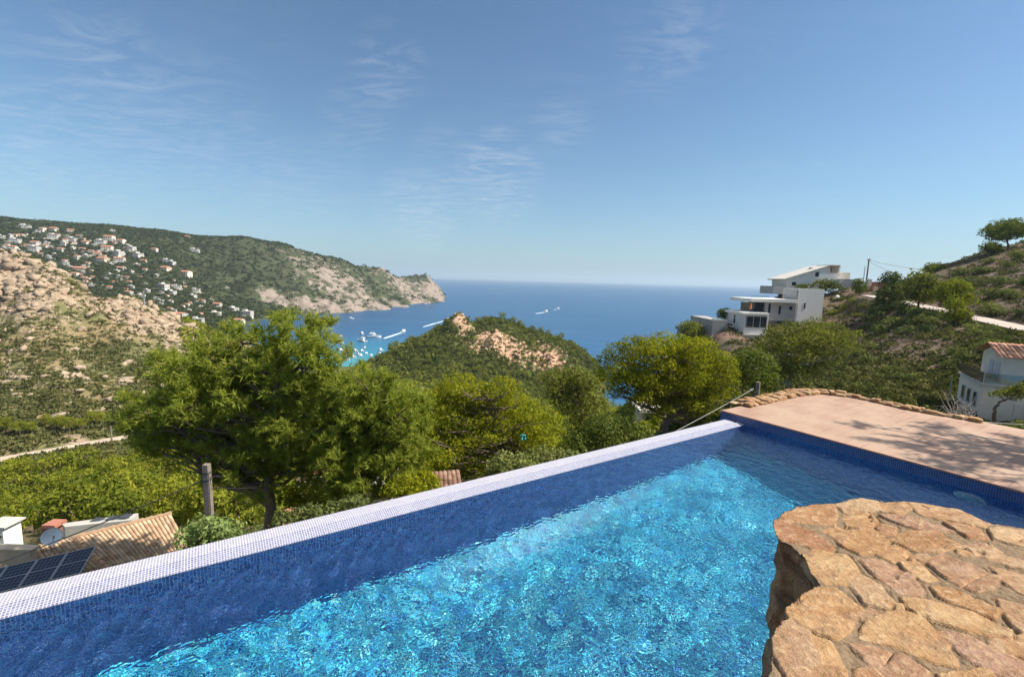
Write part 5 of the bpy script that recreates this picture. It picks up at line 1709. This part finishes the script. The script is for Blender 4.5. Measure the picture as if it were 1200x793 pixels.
# dark glazed front of the lower block, its slab and the glass rail
wb(pb(874, 899, 371, 383.5, D - .06, .05), 'glass_front', M_DARKGLASS, root)
for i in range(4): wb(pb(874.5 + i * 8, 875.1 + i * 8, 371, 383.5, D - .12, .05), 'window_frame', M_FRAME, root)
wb(pb(870.5, 901.5, 366.5, 369, D - .5, 13.8), 'terrace_slab', W_WHITE, root)
X0 = at(872, 380, D)[0]
mb = MB(); zt, zb = at(872, 371, D)[2], at(872, 379, D)[2]
mb.box(X0 - .06, X0 - .01, D + 5.2, D + 6.2, zb - .4, zt); wb(mb, 'side_window', M_DARKGLASS, root)
mb = MB()
for k in range(3): mb.box(X0 - .06, X0 - .01, D + 6.6 + k * 1.6, D + 7.8 + k * 1.6, zb - 1.2, zb - .75)
wb(mb, 'slot_window', M_DARKGLASS, root)
wb(pb(878, 898, 364.4, 366.8, D + .3, .04), 'glass_rail', M_GLASS, root)
wb(pb(897, 934, 354.5, 376, D + 4, 10), 'upper_block', W_GREY, root)
wb(pb(884, 896.9, 355, 366.5, D + 5, 8), 'upper_glazing', M_DARKGLASS, root)
wb(pb(898, 934, 375.9, 392, D + 5, 9), 'grey_basement', W_GREYW, root)
wb(pb(900.5, 903, 355.5, 366.5, D + 3.94, .05), 'window', M_DARKGLASS, root)
wb(pb(912.5, 915, 358.5, 368, D + 3.94, .05), 'window', M_DARKGLASS, root)
wb(pb(925, 928.6, 359, 363, D + 3.94, .05), 'window', M_DARKGLASS, root)
wb(pb(911, 918, 371, 379, D + 4.94, .05), 'basement_window', M_DARKGLASS, root)
wb(pb(880.5, 934.5, 350.5, 354.3, D + 2.2, 12.5), 'roof_slab', W_WHITE, root)
mb = MB()
for i in range(9):
    P = at(880.8 + i * 2.5, 350.5, D + 2.5); mb.box(P[0] - .02, P[0] + .02, D + 2.5, D + 2.54, P[2], P[2] + .95)
P0, P1 = at(880.5, 350.5, D + 2.5), at(902, 350.5, D + 2.5)
mb.box(P0[0], P1[0], D + 2.49, D + 2.55, P0[2] + .92, P0[2] + .97)
wb(mb, 'roof_railing', M_DMETAL, root)
wb(pb(934.6, 964, 338.5, 384, D + 3, 7.5), 'white_tower', W_WHITE, root)
wb(pb(942.3, 944, 355, 361.5, D + 2.94, .05), 'window', M_DARKGLASS, root)
X1 = at(934.6, 350, D + 3)[0]; za, zb = at(934, 339.5, D + 3)[2], at(934, 350.4, D + 3)[2]
MBs = MB().box(X1 - .05, X1 - .004, D + 3.4, D + 10.2, zb, za); wb(MBs, 'grey_side_shade', W_GREY, root)  # thin grey sheet painting the shade on the white tower's left face
wb(pb(850, 899, 391.9, 405, D - 1.2, 14), 'base_wall', W_GREYW, root)
rt = thing('retaining_wall', 'long grey retaining wall below the pool deck of the modern house', 'retaining wall', at(838, 395, 130))
wb(pb(834, 852, 375, 404, 128, 16), 'wall', W_GREYW, rt)
wb(pb(834, 851, 372.6, 375, 128.1, .05), 'glass_rail', M_GLASS, rt)
pr = thing('parasol', 'closed orange parasol on the terrace of the modern house', 'parasol', at(879, 366, D + 2))
q = pr.location
MB().lathe([(.03, 0), (.03, 2.6), (.001, 2.65)], 8).build('pole', M_METAL, pr)
MB().lathe([(.10, .9), (.34, 1.1), (.30, 1.6), (.16, 2.2), (.04, 2.55)], 10).build('canopy', M_ORANGE, pr)

# ------------------------------------------------------------------ white villa above it
D = 152.
root = thing('white_villa', 'white villa with a sloping roofline and open orange loggia on top of the spur', 'villa', at(950, 338, D))
pts = [(922.5, 340), (922.5, 327), (952, 318.2), (970.8, 312.6), (970.8, 320), (985.5, 320.5), (986, 338)]
poly = [(at(x, y, D)[0], at(x, y, D)[2]) for x, y in pts]
wb(MB().extrude_y(poly, D, D + 9), 'wall', W_WHITE, root)
rp = [(919.5, 326.6), (952, 316.9), (971.6, 310.9), (971.6, 312.4), (952, 318.1), (919.5, 327.9)]
wb(MB().extrude_y([(at(x, y, D - .6)[0], at(x, y, D - .6)[2]) for x, y in rp], D - .6, D + 9.6), 'roof', W_WHITE2, root)
wb(pb(949.8, 952.4, 313.2, 319, D + 3, 1.), 'chimney', W_WHITE2, root)
wb(pb(955.5, 959.8, 319, 324, D - .05, .05), 'window', M_DARKGLASS, root)
wb(pb(928, 933, 330.5, 334.5, D - .05, .05), 'window', M_DARKGLASS, root)
wb(pb(971.3, 973, 311.5, 320, D + .2, 5), 'loggia_post', W_WHITE, root)
wb(pb(982.6, 984.6, 312.5, 320, D + .2, 5), 'loggia_post', W_WHITE, root)
wb(pb(973, 982.6, 312.5, 318.6, D + 3.6, .3), 'loggia_back', simple('orange_render', (.55, .30, .12)), root)
wb(pb(970.8, 985, 310.6, 312.4, D - .2, 6), 'loggia_roof', simple('loggia_wood', (.45, .27, .14)), root)
wb(pb(985.8, 996, 319.5, 329, D + 2, 5), 'stair_block', W_CREAM, root)
wb(pb(983.5, 1001, 327, 337.5, D - 1.5, 3), 'parapet', W_WHITE2, root)
wb(pb(906, 921.5, 335.3, 344.5, D - 3, 8), 'terrace_wall', W_GREY, root)
mb = MB()
for i in range(7):
    P = at(907 + i * 2.3, 335.3, D - 2.9); mb.box(P[0] - .03, P[0] + .03, D - 2.9, D - 2.84, P[2], P[2] + .7)
wb(mb, 'railing', M_DMETAL, root)
gw = thing('brick_wall', 'red brick garden wall with a white gatepost beside the road end', 'wall', at(1026, 346, 146))
wb(pb(1010, 1034, 338, 347, 146, .6), 'wall', W_BRICK, gw)
wb(pb(1022, 1036, 330.4, 338, 148, .6), 'upper_wall', W_BRICK, gw)
wb(pb(1016.8, 1021.6, 327, 335.5, 147, .7), 'gatepost', W_WHITE2, gw)
wb(pb(1023.5, 1030, 335.5, 345.5, 145.3, .5), 'beige_panel', W_BEIGE, gw)
o = thing('white_boulder', 'round white stone lying on the slope below the villa', 'stone', at(981, 348, 138))
bm_ = bmesh.new(); bmesh.ops.create_icosphere(bm_, subdivisions=2, radius=.55)
for v in bm_.verts: v.co *= 1 + .15 * math.sin(v.co.x * 7 + v.co.y * 5)
me = bpy.data.meshes.new('stone'); bm_.to_mesh(me); bm_.free(); link('stone', me, W_WHITE, o, True)


# ------------------------------------------------------------------ poles and wires
def pole(name, label, px, pyt, pyb, D, r, mat, square=False, extra=0., cat='utility pole'):
    A = at(px[0], pyb, D); B = at(px[1], pyt, D)
    t = thing(name, label, cat, (A[0], A[1], A[2] - extra))
    h = B[2] - A[2] + extra
    mb = MB()
    if square: mb.hexa([(-r, -r, 0), (r, -r, 0), (r, r, 0), (-r, r, 0)], [(-r * .8, -r * .8, h), (r * .8, -r * .8, h), (r * .8, r * .8, h), (-r * .8, r * .8, h)])
    else: mb.lathe([(r, 0), (r * .9, h * .5), (r * .75, h)], 12)
    mb.build('pole', mat, t, .012 if square else 0)
    return t, h


t, h = pole('utility_pole', 'tall dark wooden pole beside the white villa on the spur', (1015.2, 1017.3), 303, 330, 150, .24, M_WOOD, extra=1.5)
MB().box(-.7, .7, -.06, .06, h - .5, h - .38).build('crossarm', M_WOOD, t)
for k in (-.6, .6): MB().lathe([(.05, h - .38), (.07, h - .3), (.03, h - .2)], 8, (k, 0, 0)).build('insulator', M_DMETAL, t)
pole('utility_pole', 'thin grey pole just left of the tall dark wooden pole', (1011.6, 1013), 312, 330, 152, .13, M_METAL, extra=1.5)
t, h = pole('utility_pole', 'slim weathered pole at the edge of the hill road', (1140.4, 1141.4), 341, 369, 92, .09, M_WOOD, extra=.8)
MB().lathe([(.12, h - .3), (.12, h - .1), (.02, h)], 8).build('cap', M_DMETAL, t)
t, h = pole('utility_pole', 'short pale post on the outer edge of the dirt road', (131.2, 130.6), 499.5, 518, 121, .22, M_CONC, extra=.8)
MB().box(-.3, .3, -.05, .05, h - .6, h - .45).build('crossarm', M_METAL, t)
t, h = pole('pylon', 'grey metal pylon standing on the crest of the rocky hill', (169.4, 169.4), 341, 363, 262, .4, M_METAL, square=True, extra=2)
for k in range(3): MB().box(-1.2, 1.2, -.1, .1, h - .6 - k * 1.3, h - .45 - k * 1.3).build('crossarm', M_METAL, t)
t, h = pole('utility_pole', 'square weathered concrete post with metal bands in front of the big pine', (245.5, 242.8), 543.5, 606, 14.5, .115, M_CONC, square=True, extra=3.2)
for k in (.28, .52): MB().box(-.105, .105, -.105, .105, h - k - .02, h - k + .02).build('band', M_DMETAL, t)
MB().box(-.16, -.09, -.03, .03, h - .62, h - .44).build('bracket', M_DMETAL, t)
MB().tube([(.09, 0, h - .45), (.30, 0, h - .40), (.42, 0, h - .40)], .012).build('arm', M_DMETAL, t)
MB().tube([(.095, -.07, h - .3), (.10, -.08, h - 1.2), (.10, -.08, h - 2.4)], .012).build('conduit', M_CABLE, t)
pole('fence_post', 'leaning grey post on the slope left of the tile roofed house', (1112, 1103), 444, 467, 44, .07, M_METAL, extra=.3, cat='post')
t, h = pole('fence_post', 'dark wooden post holding the guy cable behind the terrace corner', (886.5, 887.8), 447.5, 470, 17, .10, M_WOOD, extra=3.5, cat='post')
MB().tube([(-.17, -.02, h - .25), (-.30, -.05, h - .28)], .02).build('hook', M_METAL, t)


def wire(name, label, P0, P1, sag, r, mat, cat='cable'):
    n = 24; s_ = np.linspace(0, 1, n)[:, None]
    p = P0 + (P1 - P0) * s_; p[:, 2] -= 4 * sag * (s_ * (1 - s_))[:, 0]
    o = MB().tube(p, r, 6).build(name, mat, smooth=True)
    tag(o, label, cat)


wire('cable', 'black cable sagging from the concrete post across the tiled roof', at(240.5, 561, 14.5), at(-70, 684, 12.0), .10, .017, M_CABLE)
wire('cable', 'thin grey cable running right from the concrete post into the pine', at(248, 570, 14.5), at(330, 566, 16.5), .12, .008, M_CABLE)
wire('guy_cable', 'thick pale guy cable stretched from the wooden post down behind the overflow edge', at(883, 455.5, 16.8), at(790, 506, 13.8), .02, .010, simple('pale_rope', (.34, .33, .30)))
wire('cable', 'upper wire from the tall wooden pole towards the hill', at(1016.9, 304.5, 150), at(1085, 316, 140), .4, .035, M_CABLE)
wire('cable', 'lower wire from the tall wooden pole sagging behind the dark pine', at(1016.9, 306, 150), at(1085, 332, 132), .5, .035, M_CABLE)

# ------------------------------------------------------------------ tile roofed house at the right edge
CO = at(1147, 484, 40)
root = thing('tiled_house', 'cream two storey house with orange tiled roof and dark glass balcony', 'house', CO, R(-30))


def lb(name, m, *b, bev=0): return MB().box(*b).build(name, m, root, bev)


lb('lower_storey', W_CREAM, 0, 9, 0, 6.2, -2.5, 2.55)
lb('terrace_slab', W_WHITE2, -.15, 9.1, -.15, 6.3, 2.553, 2.72)
lb('upper_storey', W_CREAM, 1.35, 9, 1.0, 6.0, 2.723, 4.95)
lb('balustrade', M_DARKGLASS, -.10, -.06, .0, 6.2, 2.75, 3.65)
lb('front_balustrade', M_GLASS, .0, 9, -.10, -.06, 2.75, 3.6)
lb('balustrade_post', M_DMETAL, 2.6, 2.66, -.13, -.03, 2.72, 3.7)
for y in (.9, 2.5, 4.1):
    f_ = lb('window', M_FRAME, -.05, .06, y, y + 1.0, .35, 1.75)
    MB().box(-.055, -.02, y + .12, y + .88, .47, 1.63).build('pane', M_DARKGLASS, f_)
for y in (1.6, 3.0):
    f_ = lb('shutter', M_FRAME, 1.30, 1.37, y, y + .95, 2.9, 4.5)
    MB().box(1.29, 1.31, y + .1, y + .85, 3.0, 4.4).build('slats', simple('pale_shutter', (.50, .52, .55)), f_)
lb('door', M_FRAME, 3.4, 4.6, .94, 1.1, 2.75, 4.6)
L0 = np.array(root.location)
rot = root.matrix_basis.to_3x3()
zr, e = 4.96, .5
tile_patch('roof', (.85, 3.5, zr + 1.0), (9.6, 3.5, zr + 1.0), (9.6, .4, zr + .02), (.85, .4, zr + .02), 30, 9, M_TILE_O, root, np.zeros(3), .06, 3)
tile_patch('roof', (9.6, 3.5, zr + 1.0), (.85, 3.5, zr + 1.0), (.85, 6.6, zr + .02), (9.6, 6.6, zr + .02), 30, 9, M_TILE_O, root, np.zeros(3), .06, 4)
MB().extrude_x([(.98, zr - .005), (6.02, zr - .005), (3.5, zr + .86)], 1.36, 9.0).build('gable', W_CREAM, root)
o = MB().box(1.5, 9, -4.2, -.25, -.8, -.55).build('front_terrace', ter.data.materials[0], root)
rl = thing('railing', 'metal railing on the lower terrace of the tile roofed house', 'railing', at(1186, 489, 35), R(-30))
for k in range(5): MB().box(k * .9 - .02, k * .9 + .02, -.02, .02, 0, 1.0).build('post', M_METAL, rl)
MB().box(-.05, 4.2, -.025, .025, 1.0, 1.05).build('handrail', M_METAL, rl)
MB().box(-.05, 4.2, -.012, .012, .5, .53).build('rail', M_METAL, rl)
# boundary wire and bare shrub
wire('rope', 'taut pale rope along the right end of the terrace', at(1146, 494, 12.7), at(1260, 500, 12.0), .01, .010, simple('pale_rope_thin', (.5, .48, .42)), 'rope')
rg = np.random.default_rng(31)
B = at(1121, 494, 15.2); tub = []
for k in range(26):
    d = rdir(1, rg, .9)[0] * np.array([1, 1, 1]); d[2] = abs(d[2]) + .2; ln = rg.uniform(.35, .9)
    p, r = limb((0, 0, 0), d * ln, .016, .004, rg, 6, -.05); tub.append((p, r))
    for q in range(4):
        e_ = p[3] + rdir(1, rg, .5)[0] * .28; tub.append(limb(p[3], e_, .007, .002, rg, 4, 0))
V, F = tree_arrays_tubes(tub, 5)
o = link('bare_shrub', arr_mesh('bare_shrub', V, F), BARK_PALE); o.location = B + np.array([0, 0, -.15]); o.scale = (1.2, 1.2, 1.2)
tag(o, 'leafless pale twiggy shrub beyond the terrace rim near the leaning post', 'shrub')

# the tree outside the picture whose shade lies on the terrace
rg = np.random.default_rng(71)
tb_ = np.array([14.4, 8.7, -4.2])
root = thing('shade_pine', 'pine beyond the terrace whose branchy shade falls on the paving', 'pine tree', tb_)
C = []
for k in range(30):
    d = rdir(1, rg)[0] * np.array([2.3, 2.3, 1.0]) * rg.uniform(.4, 1)
    C.append(np.array([.2, -.3, 6.3]) + d)
P = np.concatenate([c + rdir(13, rg, .2) * .42 * rg.uniform(.4, 1, (13, 1)) for c in C])
T, K = needle_tufts(P, rdir(len(P), rg, .6), rg, 26, .24, .024)
link('crown', tri_mesh('crown', T, K), F_PINE, root)
tub = [limb((0, 0, -1), (.2, -.2, 6), .16, .06, rg, 10, 0)] + [limb((.15, -.1, rg.uniform(3.5, 5.5)), c, .06, .015, rg, 6, 0) for c in C]
V, F = tree_arrays_tubes(tub, 6); link('trunk', arr_mesh('trunk', V, F), BARK, root, smooth=True)


# ------------------------------------------------------------------ houses below the pool on the left
def down(px, pyt, D, pyb, tilt, pxb=None):
    """point of a roof plane lower down the slope seen at (pxb, pyb); tilt = drop per metre towards the camera"""
    A = at(px, pyt, D); r = ray(pxb if pxb is not None else px, pyb); s_ = r[2] / r[1]
    Db = (A[2] - tilt * D) / (s_ - tilt)
    return at(pxb if pxb is not None else px, pyb, Db)


root = thing('sandy_roofed_house', 'house below the pool with sandy barrel tile roof and brick chimney', 'house', at(130, 650, 19) + np.array([0, 0, -1.5]))
Lr = np.array(root.location)
A0, A1 = at(86, 630.5, 21.0), at(200, 602.5, 22.6)
B1, B0 = down(200, 602.5, 22.6, 650, .36, 226), down(86, 630.5, 21.0, 668, .36, 128)
tile_patch('roof', A0, A1, B1, B0, 22, 9, M_TILE, root, Lr, .07, 1)
C0 = at(-46, 658, 19.5); D1_, D0_ = down(86, 630.5, 21.0, 668, .36, 127), down(-46, 658, 19.5, 716, .36, -48)
tile_patch('roof', C0, A0, D1_, D0_, 24, 10, M_TILE, root, Lr, .07, 2)
# ridge caps
mb = MB()
for a_, b_ in ((A0, B0), (A0, A1)):
    nseg = int(np.linalg.norm(b_ - a_) / .38)
    for i in range(nseg):
        p0 = a_ + (b_ - a_) * i / nseg; p1 = a_ + (b_ - a_) * (i + 1.06) / nseg
        mb.tube([p0 + np.array([0, 0, .03]), p1 + np.array([0, 0, .055])], [.10, .125], 10)
wb(mb, 'ridge_cap', M_TILE, root)
# body under the roof
mb = MB()
top = [A0 + (B0 - A0) * .02, A1, B1, B0]
mb.hexa([(q[0], q[1], -17.5) for q in (D0_, B1, A1, C0)], [tuple(np.array(q) - np.array([0, 0, .18])) for q in (D0_, B1, A1, C0)])
wb(mb, 'wall', W_BEIGE, root)
wb(pb(-24, 36, 645, 664, 19.4, .25), 'parapet', W_BEIGE, root)
wb(pb(-24, 37, 643, 645, 19.32, .4), 'parapet_coping', W_BEIGE, root)
ch = wb(pb(49.5, 63, 619, 634, 20.6, .45), 'chimney', W_BRICK, root)
wb(pb(48.5, 64, 615.5, 619, 20.5, .6), 'chimney_cap', M_TILE_O if False else simple('chimney_terracotta', (.42, .17, .11)), root)
# satellite dish
P = at(60, 628.5, 19.6)
ds = thing('satellite_dish', 'white satellite dish facing the pool on the sandy roof', 'satellite dish', P)
dd = -np.array(P) / np.linalg.norm(P); dd = dd + np.array([.35, 0, .15]); dd /= np.linalg.norm(dd)
prof = [(r_ * .37, .09 * r_ ** 2) for r_ in np.linspace(.02, 1, 8)] + [(.375, .10), (.36, .07)] + [(r_ * .36, .09 * r_ ** 2 - .018) for r_ in np.linspace(.95, .02, 6)]
o = MB().lathe(prof, 30).build('reflector', M_white, ds, smooth=True); o.rotation_mode = 'QUATERNION'; o.rotation_quaternion = Vector(dd).to_track_quat('Z', 'Y')
tip = dd * .42 + np.array([0, 0, -.05])
MB().tube([np.array([0, 0, -.42]), tip], .014).build('feed_arm', M_METAL, ds)
MB().lathe([(.035, -.06), (.04, .05), (.02, .06)], 10, tip).build('receiver', M_METAL, ds)
MB().tube([-dd * .06, np.array([-dd[0] * .3, -dd[1] * .3, -.1]), np.array([-dd[0] * .3, -dd[1] * .3, -.9])], .025).build('mast', M_METAL, ds)
# solar panels
M_CELL, nt, b = new_mat('solar_cells')
p = pos_n(nt, 'obj')
br = N(nt, 'ShaderNodeTexBrick', i_Scale=1., i_Mortar_Size=.008, i_Brick_Width=.165, i_Row_Height=.165); br.offset = 0
br.inputs['Color1'].default_value = (.012, .016, .03, 1); br.inputs['Color2'].default_value = (.016, .02, .036, 1); br.inputs['Mortar'].default_value = (.16, .17, .19, 1)
nt.links.new(p, br.inputs['Vector']); nt.links.new(br.outputs['Color'], b.inputs['Base Color']); b.inputs['Roughness'].default_value = .22
TL, TR = at(-26, 672.5, 18.3), at(114, 640.5, 19.3)
BR, BL = down(114, 640.5, 19.3, 669, .34, 107), down(-26, 672.5, 18.3, 703, .34, -34)
ex = (TR - TL); wdt = np.linalg.norm(ex); ex /= wdt; ey = (BL - TL) - ex * ((BL - TL) @ ex); hgt_ = np.linalg.norm(ey); ey /= hgt_; ez = np.cross(ey, ex); ez = ez if ez[2] > 0 else -ez
npan = 4; pw = wdt / npan
frm = Matrix([[ex[0], -ey[0], ez[0]], [ex[1], -ey[1], ez[1]], [ex[2], -ey[2], ez[2]]])
names = ['solar panel at the outer left end of the row on the sandy roof', 'second solar panel from the left on the sandy roof', 'third solar panel from the left on the sandy roof', 'solar panel nearest the ridge tiles at the right end of the row']
for i in range(npan):
    o = thing('solar_panel', names[i], 'solar panel', TL + ex * (i * pw + pw / 2) + ey * hgt_ / 2 + ez * .06, 0, 'solar panels on the sandy roof')
    o.rotation_euler = frm.to_euler()
    w2, h2 = pw / 2 - .012, hgt_ / 2
    MB().box(-w2 + .03, w2 - .03, -h2 + .03, h2 - .03, -.02, .012).build('cells', M_CELL, o)
    mb = MB()
    mb.box(-w2, -w2 + .03, -h2, h2, -.03, .02); mb.box(w2 - .03, w2, -h2, h2, -.03, .02); mb.box(-w2 + .03, w2 - .03, -h2, -h2 + .03, -.03, .02); mb.box(-w2 + .03, w2 - .03, h2 - .03, h2, -.03, .02)
    mb.box(-w2 + .03, w2 - .03, -.014, .014, -.02, .018)
    mb.build('frame', M_METAL, o)
    MB().box(-w2, w2, -h2 + .2, -h2 + .25, -.16, -.031).build('rail', M_METAL, o)
# pale flat roof and white box behind
root = thing('flat_roofed_outbuilding', 'outbuilding with pale sloping metal roof and vents behind the sandy roof', 'outbuilding', at(120, 616, 27) + np.array([0, 0, -2]))
q = [at(72, 613, 28), at(162, 601, 29.5), at(154, 609, 27.2), at(76, 617, 26.6)]
mb = MB(); mb.hexa([tuple(v - np.array([0, 0, .15])) for v in (q[3], q[2], q[1], q[0])], [tuple(v) for v in (q[3], q[2], q[1], q[0])]); wb(mb, 'roof', W_WHITE2, root)
mb = MB(); mb.hexa([(v[0], v[1], -19) for v in (q[3], q[2], q[1], q[0])], [tuple(v - np.array([0, 0, .16])) for v in (q[3], q[2], q[1], q[0])]); wb(mb, 'wall', W_WHITE2, root)
for (x, y) in ((110, 611.5), (128, 609.5), (143, 607)): wb(pb(x - 5, x + 5, y - 1, y + .6, 27.6, .5), 'vent', M_DMETAL, root)
root = thing('white_outbuilding', 'small white block of a building at the edge left of the satellite dish', 'outbuilding', at(0, 640, 25))
wb(pb(-22, 4.5, 619, 650, 25, 1.0), 'wall', W_WHITE, root)
wb(pb(-23, 5, 617.6, 619, 24.9, 1.2), 'roof', W_WHITE2, root)
wb(pb(-1.5, 1.5, 628, 630, 24.94, .05), 'vent', M_DMETAL, root)

# roofs half hidden under the pines
root = thing('brown_roofed_house', 'house with brown tiled roof half hidden below the lime green pine', 'house', at(505, 580, 22))
Lr = np.array(root.location)
A0, A1 = at(488, 555, 23.5), at(538, 551, 24.3); B0, B1 = down(488, 555, 23.5, 600, .4, 482), down(538, 551, 24.3, 594, .4, 546)
tile_patch('roof', A0, A1, B1, B0, 10, 8, M_TILE_B, root, Lr, .07, 5)
mb = MB(); mb.hexa([(v[0], v[1], -15.5) for v in (B0, B1, A1, A0)], [tuple(v - np.array([0, 0, .14])) for v in (B0, B1, A1, A0)]); wb(mb, 'wall', W_CREAM, root)
wb(pb(424, 456, 571, 590, 23.5, 3), 'white_wall', W_WHITE2, root)
wb(pb(436, 448, 572, 584, 23.44, .06), 'window', M_DARKGLASS, root)
root = thing('terracotta_roofed_house', 'house with reddish tiled roof glimpsed between the stems of the two big pines', 'house', at(360, 610, 20))
Lr = np.array(root.location)
A0, A1 = at(334, 596, 22), at(398, 590, 23); B0, B1 = down(334, 596, 22, 632, .38, 326), down(398, 590, 23, 626, .38, 406)
tile_patch('roof', A0, A1, B1, B0, 14, 8, M_TILE_O, root, Lr, .07, 6)
mb = MB(); mb.hexa([(v[0], v[1], -16) for v in (B0, B1, A1, A0)], [tuple(v - np.array([0, 0, .14])) for v in (B0, B1, A1, A0)]); wb(mb, 'wall', W_CREAM, root)
root = thing('orange_roofed_cottage', 'small cottage with bright orange roof seen through the gap in the big pine', 'cottage', at(366, 556, 34))
Lr = np.array(root.location)
A0, A1 = at(350, 543, 34), at(382, 540, 35); B0, B1 = down(350, 543, 34, 558, .4, 347), down(382, 540, 35, 556, .4, 385)
tile_patch('roof', A0, A1, B1, B0, 10, 5, M_TILE_O, root, Lr, .07, 7)
mb = MB(); mb.hexa([(v[0], v[1], -21) for v in (B0, B1, A1, A0)], [tuple(v - np.array([0, 0, .14])) for v in (B0, B1, A1, A0)]); wb(mb, 'wall', W_BEIGE, root)
root = thing('ochre_garden_house', 'ochre garden building partly hidden behind the trunk of the round pine', 'garden building', at(768, 508, 50))
wb(pb(752, 778, 484, 520, 50, 3), 'wall', W_BEIGE, root)
wb(pb(750, 780, 481, 484, 49.6, 3.8), 'roof', W_CREAM, root)
wb(pb(757, 762, 488, 496, 49.94, .06), 'window', M_DARKGLASS, root)
# turquoise cloth
P = at(613, 512, 22.2)
n = 14; u, v = np.meshgrid(np.linspace(-1, 1, n), np.linspace(-1, 1, n))
V = .62 * np.stack([u * .20 + .04 * np.sin(v * 3), .07 * np.sin(u * 5 + v * 2) + .05 * np.cos(v * 4), -v * .26 * (1 - .35 * np.abs(u))], -1).reshape(-1, 3)
idx = np.arange(n * n).reshape(n, n); F = np.stack([idx[:-1, :-1], idx[1:, :-1], idx[1:, 1:], idx[:-1, 1:]], -1).reshape(-1, 4)
o = link('hanging_cloth', arr_mesh('hanging_cloth', V, F), M_CYAN, smooth=True); o.location = P
sd_ = o.modifiers.new('thickness', 'SOLIDIFY'); sd_.thickness = .01
tag(o, 'crumpled turquoise cloth caught among the branches of the lime green pine', 'cloth')

# ------------------------------------------------------------------ sea air
m = bpy.data.materials.new('sea_air'); m.use_nodes = True; nt = m.node_tree
nt.nodes.remove(nt.nodes['Principled BSDF'])
v = N(nt, 'ShaderNodeVolumePrincipled'); v.inputs['Color'].default_value = (.68, .84, 1, 1); v.inputs['Density'].default_value = .00007; v.inputs['Anisotropy'].default_value = .2
nt.links.new(v.outputs[0], nt.nodes['Material Output'].inputs['Volume'])
zt = float(TV[:, 2].max()) + 25
hz = MB().box(-S - 50, S + 50, -S - 50, S + 50, -170, max(zt, 60)).build('haze', m)
tag(hz, kind='stuff')
